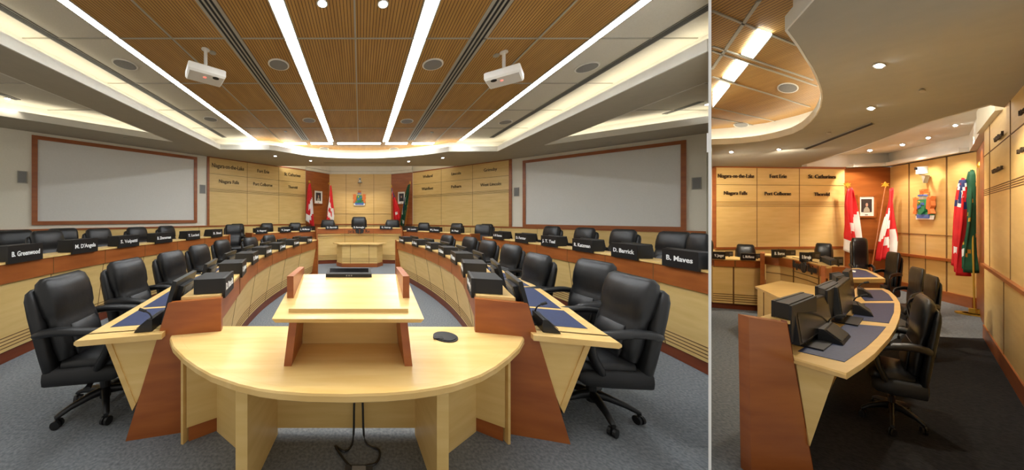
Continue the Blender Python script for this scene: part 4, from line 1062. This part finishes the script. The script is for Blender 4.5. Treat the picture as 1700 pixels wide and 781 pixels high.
# travel so that the opening lies on the right and offsets go outwards
def ccw_out(pl): return pl
poly_sweep(mb, cv, [(o_, z) for o_, z in lipR])
poly_sweep(mb, cv[:-9], [(.26, ZR+.01), (.28, ZR+.01), (.28, ZRC), (.26, ZRC)])
poly_sweep(mb, cv[:-9], [(.03, ZR+.005), (.26, ZR+.005), (.26, ZR+.015), (.03, ZR+.015)])
poly_sweep(mb, cv[-4:], [(.03, ZR+.1), (.05, ZR+.1), (.05, ZRC), (.03, ZRC)])
CLIPX[0] = -1; struct(mb.build('ceiling_side_cove', WHITE))
mb = MB(); poly_sweep(mb, cv[:-9], [(.1, ZR+.02), (.17, ZR+.02), (.17, ZR+.06), (.1, ZR+.06)])
tag(mb.build('cove_or_added_light', E_CV), 'warm white cove lamp behind the S-shaped ceiling edge in the right view', 'cove light'); CLIPX[0] = False
struct(MB().poly([(a, b, ZRC) for a, b in clip([(1.0, .9), (7.25, 5.85), (7.4, 5.2), (6.9, 3.9), (5.9, 2.9), (4.6, 2.3), (3.6, 1.0)], 1.2715, -1)]).build('ceiling_side_wood', WOODC))
struct(MB().poly([(a, b, ZRC) for a, b in ((6.95, 2.95), (8.9, 4.85), (11.2, 7.3), (14.4, 7.5), (14.4, 5.0), (w5.x, w5.y))]).build('ceiling_side_recess', WHITE))
mb = MB()
for W in (W2, W3, W4): W.box(mb, -.02, W.L+.02, -.15, .06, ZR+.01, ZRC)
W1.box(mb, W1.u(1331), W1.L, -.15, .08, ZR+.02, ZRC); W5.box(mb, 0, W5.u(1679), -.1, .08, ZR, ZRC)
poly_sweep(mb, rec[::-1], [(0, ZR-.003), (-.03, ZR-.003), (-.03, ZRC), (0, ZRC)])
for W in (W2, W3): W.box(mb, 0, W.L, 0, .16, ZR+.01, ZR+.1)
struct(mb.build('trim_3', WHITE))
mb = MB(); poly_sweep(mb, rec[::-1], [(-.05, ZR+.14), (-.11, ZR+.14), (-.11, ZR+.18), (-.05, ZR+.18)]); tag(mb.build('cove_or_added_light', E_CV), 'added unseen lamp strip behind the straight soffit edge of the right view', 'cove light')  # added strip, hidden by the fascia, brightens the recess crown
# grid bars on the wood ceiling
mb = MB()
def pbar(x0, y0, x1, y1, w_=.006, z=ZRC):
    a, b = P(x0, y0, z), P(x1, y1, z); t = (b-a).normalized(); n = V(-t.y, t.x, 0)*w_; mb.prism([a-n-V(0, 0, .012), b-n-V(0, 0, .012), b+n-V(0, 0, .012), a+n-V(0, 0, .012)], (0, 0, .012))
for q in ((1260, 0, 1182, 114, .012), (1183, 17, 1322, 74), (1183, 76, 1350, 132), (1183, 84, 1356, 142), (1183, 127, 1345, 177), (1183, 178, 1314, 207), (1183, 195, 1275, 212)): pbar(*q)
struct(mb.build('trim_4', LGREY))
def px_flat(name, pts, z, th, m, parent=None, **k): return MB().prism([P(x, y, z) for x, y in pts], (0, 0, th)).build(name, m, parent, world=parent is not None)
for i, (q, lb) in enumerate((([(1258.5, 49.5), (1281.5, 57.5), (1250, 97), (1230.5, 90)], 'nearest'), ([(1222.5, 100), (1241.5, 107), (1218.5, 135.5), (1200, 129)], 'middle'), ([(1195, 137), (1211.5, 142.5), (1183.5, 178), (1183.5, 152)], 'farthest, cut by the partition'))):
    t = thing('square_ceiling_light', 'bright square light in the wood ceiling of the right view, '+lb, 'ceiling light', P(q[0][0], q[0][1], ZRC))
    px_flat('diffuser', q, ZRC-.02, .01, E_SQ, t)
    c = sum((P(x, y, ZRC) for x, y in q), V(0, 0, 0))/4; mb = MB(); big = [c+(P(x, y, ZRC)-c)*1.05-V(0, 0, .012) for x, y in q]; mb.prism(big, (0, 0, .01)); mb.build('frame', LGREY, t, world=True)
def disc_px(name, label, cat, x, y, z, wx_, wy_, mr, mf, grp):
    c = P(x, y, z); t = thing(name, label, cat, c, group=grp)
    for nm, k, dz, m in (('rim', 1, 0, mr), ('grille', .86, -.006, mf)):
        pts = [P(x+wx_*k*math.cos(a), y+wy_*k*math.sin(a), z-.012+dz) for a in [i*math.pi/12 for i in range(24)]]
        MB().prism(pts, (0, 0, .012)).build(nm, m, t, world=True)
    return t
disc_px('ceiling_speaker', 'round white ceiling speaker on the wood ceiling in the right view, nearer one', 'speaker', 1308, 147, ZRC, 18, 8, WPLAST, GREYM, 'ceiling speakers')
disc_px('ceiling_speaker', 'round ceiling speaker on the wood ceiling in the right view, farther one', 'speaker', 1230.5, 208, ZRC, 13, 4, WPLAST, GREYM, 'ceiling speakers')
disc_px('sprinkler_cap', 'small round sprinkler cap on the soffit in the right view, nearer one', 'sprinkler', 1531, 152, ZR, 6, 2.4, LGREY, LGREY, 'sprinkler caps')
disc_px('sprinkler_cap', 'small round sprinkler cap on the soffit in the right view, near the slot diffuser', 'sprinkler', 1376, 222, ZR, 4, 1.4, LGREY, LGREY, 'sprinkler caps')
def dl_px(x, y, z, wx_, wy_, label, watts, tgt=None, ang=90):
    c = P(x, y, z); t = thing('downlight', label, 'downlight', c, group='recessed downlights')
    for nm, k, dz, m in (('rim', 1.15, 0, LGREY), ('lamp', .65, -.006, E_DL)):
        pts = [P(x+dx*wx_*k, y+dy*wy_*k, z-.01+dz) for dx, dy in [(math.cos(a), math.sin(a)) for a in [i*math.pi/6 for i in range(12)]]]
        MB().prism(pts, (0, 0, .01)).build(nm, m, t, world=True)
    if watts: spot((c.x, c.y, z-.05), watts, ang, (c.x, c.y, 0) if tgt is None else tgt)
dl_px(1460, 110.5, ZR, 10, 4.5, 'square downlight in the soffit of the right view, nearest', E_SPOT*1.5, None, 140)
dl_px(1446, 181, ZR, 7, 3, 'square downlight in the soffit of the right view, second', E_SPOT*1.8, None, 140)
dl_px(1293, 249, ZR, 4, 1.6, 'small downlight in the soffit above the left names in the right view', E_SPOT*2.6, (w0[0]+2.0, w0[1]-.8, 0), 130)
dl_px(1214, 253, ZR, 4, 1.6, 'small downlight in the soffit nearest the partition in the right view', E_SPOT*2.6, (w0[0]+.5, w0[1]-.8, 0), 130)
for x, y, lb, k in ((1444, 250.5, 'above the portrait', 1), (1498, 241, 'left of the coat of arms', 1), (1541, 229.5, 'above the coat of arms', 1), (1586, 209, 'towards the corner', 1)):
    c = P(x, y, ZRC); dl_px(x, y, ZRC, 5, 2, 'small downlight in the white recess of the right view, '+lb, E_SPOT*2, (c.x+1.2, c.y+.8, 0), 80)
# slot diffuser
t = thing('slot_air_diffuser', 'slanted slot air diffuser in the soffit of the right view', 'air vent', P(1392, 227, ZR))
px_flat('frame', [(1333, 247.5), (1340, 249.5), (1452, 207), (1446, 204.5)], ZR-.012, .01, LGREY, t)
for a in (.22, .5, .78):
    l = lambda p, q, k: (p[0]+(q[0]-p[0])*k, p[1]+(q[1]-p[1])*k)
    A, B, C_, D = (1334, 247.4), (1340, 249.2), (1450.5, 207.2), (1445.5, 205)
    px_flat('slot', [l(A, B, a-.09), l(A, B, a+.09), l(D, C_, a+.09), l(D, C_, a-.09)], ZR-.018, .01, BLACKM, t)
# --- wall lettering
def wall_name2(W, body, xa, xb, y, h_px, lb):
    xm = (xa+xb)/2; c = W.px(xm, y, .05); wd = abs(W.u(xb, .05)-W.u(xa, .05)); zz = h_px*c.y/FPX
    ob = text_mesh(body, 'wall_lettering', zz, c, W.T3(), (0, 0, 1), INK, None, wd, .012, .004); ob.location = c; ob.data.transform(Matrix.Translation(-c))
    tag(ob, 'dark raised letters %s on maple, right view, %s' % (body, lb), 'lettering', 'municipality names')
for b_, xa, xb, y, h in (('Niagara-on-the-Lake', 1191.7, 1251.5, 292.7, 6.5), ('Fort Erie', 1277.7, 1305.3, 293.2, 6.5), ('St. Catharines', 1342, 1387, 293.8, 6.5),
                      ('Niagara Falls', 1201.7, 1240, 321, 6), ('Port Colborne', 1269.4, 1312.6, 322, 6), ('Thorold', 1351.5, 1376.5, 323, 6)): wall_name2(W1, b_, xa, xb, y, h, 'facing wall')
for b_, xa, xb, y, h in (('Welland', 1652.6, 1665.8, 228, 8), ('Lincoln', 1695, 1712, 181, 9), ('Wainfleet', 1649, 1665, 282, 7), ('Pelham', 1692, 1709, 248, 8)): wall_name2(W5, b_, xa, xb, y, h, 'side wall')
# --- arms, camera, portrait, flags
arms(W3, 1521.5, 1554, 315, 364, 'painted coat of arms with orange supporters and green shield in the right view')
c = W3.px(1530, 290, .25); T_, N_ = W3.T3(), W3.N3(); t = thing('dome_camera', 'white dome camera on a triangular shelf above the coat of arms, right view', 'camera', W3.p(W3.u(1530), 0, c.z))
pq = lambda x, y, o=.25: W3.px(x, y, o)
MB().prism([pq(1525, 289.5), pq(1544, 291.5, .02), pq(1537, 289.5, .02), pq(1530, 288)], (0, 0, -.02)).build('shelf', LGREY, t, world=True)
MB().prism([pq(1537, 291, .03), pq(1544, 291.5, .03), pq(1540, 304, .03)], N_*.05).build('bracket', LGREY, t, world=True)
cc = pq(1530.5, 283); ax = (P(1540, 360.01, 0)-P(1530, 360.01, 0))
def ell(x, y, wpx, o=.22): 
    b = W3.px(x, y, o); L_ = W3.px(x-wpx, y, o); tx = (b-L_); tx.z = 0; ny = W3.N3()*.06
    return [b+tx*math.cos(a)+ny*math.sin(a) for a in [i*math.pi/8 for i in range(16)]]
MB().ring([ell(1530.5, 289, 5.5), ell(1530.5, 285, 5), ell(1530.5, 281, 3.8), ell(1531, 277, 3.4)]).build('body', WPLAST, t, world=True, smooth=True)
MB().prism([p+W3.N3()*.05 for p in (W3.px(1528.5, 282, .25), W3.px(1531, 282, .25), W3.px(1531, 277.5, .25), W3.px(1528.5, 277.5, .25))], W3.N3()*.02).build('lens', BLACKP, t, world=True)
portrait(W2, 1422.8, 1454, 324, 361.5, 'framed portrait photograph between two maple leaf flags, right view')
def flag_px(W, xb, xt, ytop, yend, wpx, kind, label, star, flip, o):
    ub, ut = W.u(xb, o), W.u(xt, o); top = W.p(ut, o, W.z(xt, ytop, o)); base = W.p(ub, o, 0); wd = abs(W.u(xt+wpx/2, o)-W.u(xt-wpx/2, o))
    return flag(base, top, W.T3(), W.N3(), wd, kind, label, flip=flip, star=star, zend=W.z(xt, yend, o))
flag_px(W2, 1436, 1406.5, 311, 432, 27, 'canada', 'red and white maple leaf flag left of the portrait, right view', True, -1, .3)
flag_px(W2, 1442, 1469.5, 311, 430, 24, 'canada', 'red and white maple leaf flag right of the portrait, right view', True, 1, .3)
flag_px(W3, 1618, 1612, 293, 455, 16, 'ensign', 'red ensign flag in the corner beside the green flag, right view', False, -1, .35)
flag_px(W3, 1630, 1627, 279, 450, 17, 'green', 'dark green flag in the corner by the right wall, right view', False, -.8, .3)

# --- back desk facing the camera (left part of the right view)
WB = Wall(plan(1181.5, 512), plan(1263, 518), -1)
t = thing('outer_council_desk', 'council desk with cherry band below the municipality names in the right view', 'desk', WB.p(0, 0, 0))
CLIPX[0] = -1; L_ = WB.L; mb = MB(); WB.box(mb, .02, L_, -.12, 0, .12, .85, 0)
u = WB.u(1217.6); WB.box(mb, u-.01, u+.01, 0, .005, .12, .85, 1)
for k in range(4): WB.box(mb, .02, L_, 0, .005, .16+k*.045, .172+k*.045, 1)
mb.build('front_panel', [MAPLEV, JOINT], t, world=True)
mb = MB(); WB.box(mb, .02, L_, -.15, .03, .855, .985, 0); WB.box(mb, u-.01, u+.01, .03, .034, .855, .985, 1); mb.build('fascia_band', [CHERRY, JOINT], t, world=True)
mb = MB(); WB.box(mb, .02, L_, -.55, .04, .985, 1.005); mb.build('ledge', MAPLET, t, world=True)
mb = MB(); WB.box(mb, .02, L_, -.14, -.04, 0, .12); mb.build('plinth', CHERRYD, t, world=True)
mb = MB(); WB.box(mb, .35, L_, -1.1, -.5, .80, .84); mb.build('worktop', MAPLET, t, world=True)
mb = MB(); WB.box(mb, .5, L_-.2, -.58, -.55, 0, .8); mb.build('modesty_panel', MAPLEV, t, world=True)
CLIPX[0] = False
def rplate(x0, x1, y0, y1, Y, T, nm, label, dp=.16, z_extra=0):
    xm = (x0+x1)/2; T = Vector(T).normalized(); c = col_pt(xm, (y0+y1)/2, Y)
    k = FPX*(T.x/Y-c.x*T.y/Y**2); hw = abs((x1-x0)/2/k); hh = (y1-y0)/2*Y/FPX; N = T.cross(V(0, 0, 1))
    t = thing('nameplate_box', label, 'nameplate', c-V(0, 0, hh), group='nameplate boxes in the right view')
    rd = V(c.x, c.y, 0).normalized(); MB().prism([c+T*hw*.95*a+V(0, 0, hh*.9*b)-N*.01 for a, b in ((-1, -1), (1, -1), (1, 1), (-1, 1))], rd*dp).build('housing', BLACKM, t, world=True)
    MB().obox(c, T*hw, N*.01, V(0, 0, hh)).build('face_plate', BLACKP, t, world=True)
    text_mesh(nm, 'name_lettering', hh*.75, c+N*.012, T, V(0, 0, 1), WTXT, t, hw*1.5, .002, .02)
    return t
TB = WB.T3()
rplate(1182.5, 1203.4, 418.5, 430.5, 5.48, TB, 'V. Jaeger', 'black nameplate box cut by the partition, right view')
rplate(1229.4, 1254, 421, 432.5, 5.36, TB, 'L. McManus', 'black nameplate box left of the cherry post, right view')
def rbox(q, z1, z0, label, skirt=.28):
    pp = [P(x, y, z1) for x, y in q]
    t = thing('nameplate_box', label, 'nameplate', V(pp[0].x, pp[0].y, z0), group='nameplate boxes in the right view')
    MB().prism(pp, (0, 0, z0-z1)).build('housing', BLACKM, t, world=True)
    a, b = pp[0], pp[1]; n = V(b.y-a.y, a.x-b.x, 0).normalized()*-1
    MB().prism([a+V(0, 0, .005), b+V(0, 0, .005), V(b.x, b.y, z0-.04), V(a.x, a.y, z0-.04)], n*.015).build('face_plate', BLACKP, t, world=True)
    a, b = pp[3], pp[2]; MB().prism([a+V(0, 0, -.01), b+V(0, 0, -.01), V(b.x, b.y, z1-skirt), V(a.x, a.y, z1-skirt)], n*-.012).build('rear_skirt', BLACKM, t, world=True)
def rmon(pts, Y, label, T=None, m_grp='monitors in the right view', vent=True):
    """small monitor seen from behind above a ledge: photo rectangle (x0, x1, y0, y1) at depth Y"""
    x0, x1, y0, y1 = pts; a, b = col_pt(x0, y1, Y), col_pt(x1, y1, Y+.02); h = (y1-y0)*Y/FPX; d = (b-a); n = V(-a.x, -a.y, 0).normalized()
    t = thing('monitor', label, 'monitor', a, group=m_grp)
    MB().prism([a, b, b+V(0, 0, h), a+V(0, 0, h)], n*-.03).build('housing', BLACKP, t, world=True)
    mb = MB(); 
    for k in range(3):
        z0 = h*(.35+k*.15); p = a+d*.55+V(0, 0, z0)+n*.004; mb.prism([p, p+d*.35, p+d*.35+V(0, 0, h*.06), p+V(0, 0, h*.06)], n*-.004)
    mb.build('vent_grille', GREYM, t, world=True)
    mb = MB(); p = (a+b)/2; mb.prism([p-n*.03-d*.1, p-n*.03+d*.1, p-n*.09+d*.1, p-n*.09-d*.1], V(0, 0, -.2)); mb.build('stand', BLACKP, t, world=True)
rmon((1204, 1217, 418, 426), 5.75, 'monitor back between the two nameplates at the left of the right view')
rmon((1252, 1262.5, 421.5, 429), 5.7, 'monitor back right behind the nameplate near the cherry post, right view')
# --- head desk in the right view
zh = 1.12
t = thing('head_desk', 'curved head desk with cherry band and region sign in the right view', 'desk', P(1320, 440, .95))
bt = [(1269, 424), (1293, 426), (1317.5, 429.5), (1338, 433.6), (1356.6, 438.8), (1372.8, 443.6)]
bk = [(1391, 442.2), (1377, 436), (1361, 431.5), (1341, 427.6), (1322, 425), (1295, 422.4), (1269, 421)]
MB().prism([P(x, y, zh) for x, y in bt+bk], (0, 0, -.022)).build('ledge', MAPLET, t, world=True)
bt_ = [P(x, y, zh) for x, y in bt]; bo = [P(x, y+.1, zh) for x, y in bk]
def lay(z0, z1, m, nm, sh=0):
    MB().prism([V(p.x+sh, p.y, z0) for p in bt_+bo], (0, 0, z1-z0)).build(nm, m, t, world=True)
lay(.95, zh-.022, CHERRY, 'fascia_band'); lay(.12, .945, MAPLE, 'front_panel', .03); lay(0, .12, CHERRYD, 'plinth', .08)
mb = MB()
for x, y in ((1317.5, 429.5), (1359.5, 439.6)):
    p = P(x, y, zh); mb.prism([p+V(-.003, .006, -.02), p+V(-.012, 0, -.02), p+V(0, -.005, -.02)], (0, 0, -1.0))
for a, b in zip(bt_, bt_[1:]):
    d = (b-a).normalized(); n = d.cross(V(0, 0, 1)); 
    for z0 in (.80,): mb.obox((a+b)/2+V(.03, 0, z0-zh)+n*0, d*(b-a).length/2, n*.006, V(0, 0, .006))
mb.build('panel_joint', JOINT, t, world=True)
MB().prism([P(1262, 420.5, 1.16), P(1269.5, 421.5, 1.16), P(1270, 418.5, 1.16), P(1263, 418.5, 1.16)], (0, 0, -1.16)).build('side_post', CHERRY, t, world=True)
ep = [col_pt(1371, 442.5, 4.02), col_pt(1412, 444.5, 4.02), col_pt(1420, 484, 4.02), col_pt(1420, 520, 4.02), col_pt(1371, 520, 4.02)]
MB().prism(ep, (.03, .06, 0)).build('end_panel', CHERRY, t, world=True)
wtp = [(1408, 446), (1425, 445.3), (1439, 448), (1455, 454.5), (1470, 463.2), (1416, 463.8)]
MB().prism([P(x, y, .80) for x, y in wtp], (0, 0, -.065)).build('worktop', MAPLET, t, world=True)
MB().prism([P(x, y, .8) for x, y in ((1411, 448), (1425, 447.5), (1437, 450), (1458, 460.8), (1416, 461.4))], (0, 0, .004)).build('desk_mat', BLUE, t, world=True)
MB().prism([P(x, y, .735) for x, y in ((1418, 468.5), (1461, 468.5), (1452, 462), (1425, 460))], (0, 0, -.13)).build('apron', CHERRY, t, world=True)
o = MB().prism([P(x, y, .806) for x, y in ((1413, 449), (1421, 450.3), (1420, 452.6), (1412, 451))], (0, 0, .003)).build('paper_sheet', PAPER); tag(o, 'white sheet of paper on the blue mat of the head desk, right view', 'paper')
p1, p2 = bt_[2], bt_[4]; TT = (p2-p1).normalized(); NN = TT.cross(V(0, 0, 1)); cs = (p1*.42+p2*.58); cs.z = 1.027
region_sign(cs+NN*.02, TT, V(0, 0, 1), .95, .55, NN, 'Niagara Region lettering with dark emblem on the head desk, right view')
rplate(1281.7, 1303.6, 414.6, 428, 5.0, (1, -.05, 0), 'B. Boros', 'black nameplate box leftmost on the head desk, right view')
rmon((1303.6, 1321, 415.7, 425.5), 5.15, 'monitor back just right of the leftmost head desk nameplate, right view')
rplate(1327.8, 1347.4, 419.6, 435, 4.5, (.9, -.42, 0), 'D. Burroughs', 'black nameplate box above the region sign, right view')
rmon((1343, 1362, 419, 431), 4.75, 'monitor back behind the nameplate above the region sign, right view')
rbox([(1363.5, 427), (1373, 425.4), (1387, 430), (1377.4, 432.5)], 1.2, 1.125, 'black nameplate box at the near end of the head desk, right view', .1)
rmon((1384, 1400, 427, 441), 4.5, 'monitor back at the near end of the head desk, right view')
# --- clerk desk in the right view
t = thing('clerk_desk', 'pale maple clerk desk in front of the curved head desk, right view', 'desk', P(1290, 480, .78))
MB().prism([P(x, y, .78) for x, y in ((1253.5, 475.8), (1296.5, 466.4), (1330, 471.5), (1358, 477), (1362, 493), (1340, 501), (1300, 497))], (0, 0, -.03)).build('tabletop', MAPLET, t, world=True)
bdp = [P(x, y, .75) for x, y in ((1257.5, 479), (1297, 471), (1350, 481), (1352, 493), (1338, 500), (1299, 498))]
MB().prism([V(p.x, p.y, .14) for p in bdp], (0, 0, .61)).build('body', MAPLEV, t, world=True)
MB().prism([V(p.x, p.y, 0) for p in bdp], (0, 0, .14)).build('plinth', CHERRY, t, world=True)
q = P(1268, 483.8, .75); MB().box(q.x-.008, q.x+.008, q.y-.03, q.y-.0, .14, .74).build('panel_joint', JOINT, t, world=True)

# --- near curved desk of the right view
zw = .84
t = thing('curved_council_desk', 'curved council desk with big cherry end panel, blue mats and monitors, right view', 'desk', P(1345, 560, zw))
Ye = 1.96
e = [col_pt(1243, 527, Ye), col_pt(1306.8, 537, Ye), col_pt(1315, 585, Ye), col_pt(1352, 791, Ye), col_pt(1247.5, 791, Ye)]
e[3].z = e[4].z = 0
MB().prism(e, (.02, .07, 0)).build('end_panel', CHERRY, t, world=True)
MB().prism([e[1]+V(0, -.002, 0), e[1]+V(.045, .03, .005), e[3]+V(.045, .03, 0), e[3]+V(0, -.002, 0)], (0, .03, 0)).build('end_panel_edge', CHERRYD, t, world=True)
MB().prism([col_pt(1321, 600, 1.97), col_pt(1388, 617, 1.86), col_pt(1344.5, 742, 1.95)], (.03, .09, 0)).build('end_gable', MAPLEV, t, world=True)
wo = [(1294, 588.5), (1405, 621), (1430, 605), (1452, 588), (1476, 562), (1487, 546), (1493, 530), (1495.5, 514), (1494, 503), (1488, 493), (1477, 483), (1466, 478.8), (1421, 478.2)]
wi = [(1410, 488), (1400, 500), (1385, 514), (1362, 533), (1335, 552), (1312, 566)]
wp = [P(x, y, zw) for x, y in wo+wi]
c_ = sum(wp, V(0, 0, 0))/len(wp)
MB().ring([[p+(c_-p)*.012+V(0, 0, -.045) for p in wp], [p+V(0, 0, -.035) for p in wp], [p+V(0, 0, -.01) for p in wp], [p+(c_-p)*.006 for p in wp]]).build('worktop', MAPLET, t, world=True)
for q in (((1324.7, 584), (1350, 569.5), (1406.6, 538), (1471, 543.5), (1456, 561), (1436, 579), (1402, 602)), ((1411, 531), (1432, 504), (1484.7, 504), (1484, 519), (1475.7, 537.5)), ((1423, 482), (1464, 482), (1475, 489), (1483, 500), (1436, 500.3), (1428, 492))):
    MB().prism([P(x, y, zw) for x, y in q], (0, 0, .004)).build('desk_mat', BLUE, t, world=True)
lg = [(1262, 526.5), (1290, 518), (1320, 508), (1345, 497), (1370, 484), (1388, 473), (1400, 462), (1409, 466), (1404, 476), (1390, 490), (1365, 507), (1338, 521), (1312, 533), (1285, 533)]
lp = [P(x, y, 1.08) for x, y in lg]
MB().prism(lp, (0, 0, -.025)).build('ledge', MAPLET, t, world=True)
cl = sum(lp, V(0, 0, 0))/len(lp)
lq = [p+(cl-p)*.06 for p in lp]
MB().prism([V(p.x, p.y+.03, .86) for p in lq], (0, 0, .195)).build('fascia_band', CHERRY, t, world=True)
MB().prism([V(p.x+.02, p.y+.05, 0.1) for p in lq], (0, 0, .76)).build('front_panel', MAPLEV, t, world=True)
rbox([(1286, 501), (1335, 486.5), (1351, 489.5), (1309.4, 505.6)], 1.2, 1.085, 'largest black nameplate box behind the nearest monitor, right view')
rbox([(1358, 477), (1383.6, 466.4), (1391.8, 469.4), (1369.5, 481)], 1.2, 1.085, 'second black nameplate box from the near cherry end panel, right view')
rbox([(1381, 455), (1395, 452.5), (1402.5, 457), (1388, 460)], 1.2, 1.085, 'third black nameplate box from the near cherry end panel, right view')
def slab(q, Ys, label, zfoot, screen=True):
    pp = [col_pt(x, y, Y) for (x, y), Y in zip(q, Ys)]; n = (pp[1]-pp[0]).cross(pp[3]-pp[0]).normalized()
    if n.dot(V(0, -1, 0)) < 0: n = -n
    t = thing('monitor', label, 'monitor', V(*( (pp[2]+pp[3])/2 ).xy, zfoot), group='monitors in the right view')
    MB().prism(pp, -n*.035).build('housing', BLACKP, t, world=True)
    c = sum(pp, V(0, 0, 0))/4; MB().prism([c+(p-c)*.92+n*.001 for p in pp], n*.002).build('screen', SCREENB, t, world=True)
    b = (pp[2]+pp[3])/2; d = (pp[2]-pp[3])*.22
    mb = MB(); mb.prism([b-d-n*.02+V(0, 0, .03), b+d-n*.02+V(0, 0, .03), V(b.x+d.x, b.y+d.y, zfoot)-n*.02, V(b.x-d.x, b.y-d.y, zfoot)-n*.02], -n*.03)
    n2 = V(n.x, n.y, 0).normalized(); f = V(b.x, b.y, zfoot+.006); mb.obox(f, d*1.3, n2*.06, V(0, 0, .006)); mb.build('stand', BLACKP, t, world=True)
slab([(1317.5, 506), (1374, 489.5), (1382, 539), (1328.5, 574)], [2.08, 2.5, 2.43, 2.02], 'nearest large black monitor behind the cherry end panel, right view', zw+.002)
slab([(1390, 478), (1411, 460.6), (1416.5, 511), (1398, 530)], [2.56, 2.9, 2.84, 2.5], 'second black monitor seen almost edge-on, right view', zw+.002)
slab([(1408.5, 452), (1414, 446), (1419.5, 498), (1413, 506)], [3.1, 3.35, 3.25, 3.05], 'third black monitor seen edge-on, farthest on the curved desk, right view', zw+.002)
for (x, y), fc, sc, lb in (((1384, 562), (.42, -.9), (1.45, .8, .95), 'nearest black wedge microphone unit on the blue mat, right view'),
                       ((1430, 519.5), (.5, -.85), (1.15, .8, .95), 'second black wedge microphone unit on the desk, right view'), ((1435, 491), (.5, -.85), (1.0, .7, .9), 'farthest black wedge microphone unit on the desk, right view')):
    p = P(x, y, zw+.005); put(mic_proto, mic_used, p, fc, lb, 'microphone units', sc)
o = MB().prism([P(1268, 706, .0)+V(0, 0, 0)]*0 + [col_pt(1262, 760, 1.90), col_pt(1310, 785, 1.86), col_pt(1310, 830, 1.86), col_pt(1262, 830, 1.9)], (0, .04, 0)) if False else None
# --- chairs of the right view
def rchair(x, yf, ytop, wpx, face, label, yaw=0, high=False, along=1.0, zb=0.0):
    Y = FPX*(EYE-zb)/(yf-CY); X = (x-CX)/FPX*Y; L_ = math.hypot(X, Y); d = (X/L_, Y/L_); cs_ = Y/L_
    pr = (d[1], -d[0]); sz_ = (EYE-(ytop-CY)*Y/FPX-zb)/(1.52 if high else 1.30)
    if face in ('toward', 'away'):
        sp = wpx*Y*cs_/(FPX*.66); f = (-d[0], -d[1]) if face == 'toward' else d; sc = (sp, along, sz_)
    else:
        sp = wpx*Y*cs_/(FPX*.72); f = (-pr[0], -pr[1]); sc = (along, sp, sz_)
    return put_chair(X, Y, zb, f, 'black leather chair, '+label, 'chairs of the right view', high=high, scale=sc, yaw=yaw)
rchair(1237.5, 490, 408, 38, 'toward', 'behind the back desk left of the cherry post, right view')
rchair(1367.5, 492, 406, 35, 'toward', 'behind the head desk above the region sign, right view')
rchair(1431, 502, 397, 35, 'toward', 'tall one with headrest behind the head desk, right view', yaw=.25, high=True)
rchair(1470, 520, 420, 40, 'left', 'at the near end of the head desk, right view', yaw=.8)
rchair(1506, 560, 446, 46, 'left', 'farthest of three along the curved desk, right view', yaw=.7)
rchair(1529, 592, 459, 46, 'left', 'middle of three along the curved desk, right view', yaw=.6)
rchair(1480, 700, 489, 108, 'left', 'nearest of three, standing on the dark floor patch, right view', yaw=.15)
rchair(1545, 645, 478, 60, 'left', 'half hidden behind the nearest one on the dark floor patch, right view', yaw=-.3) if False else None
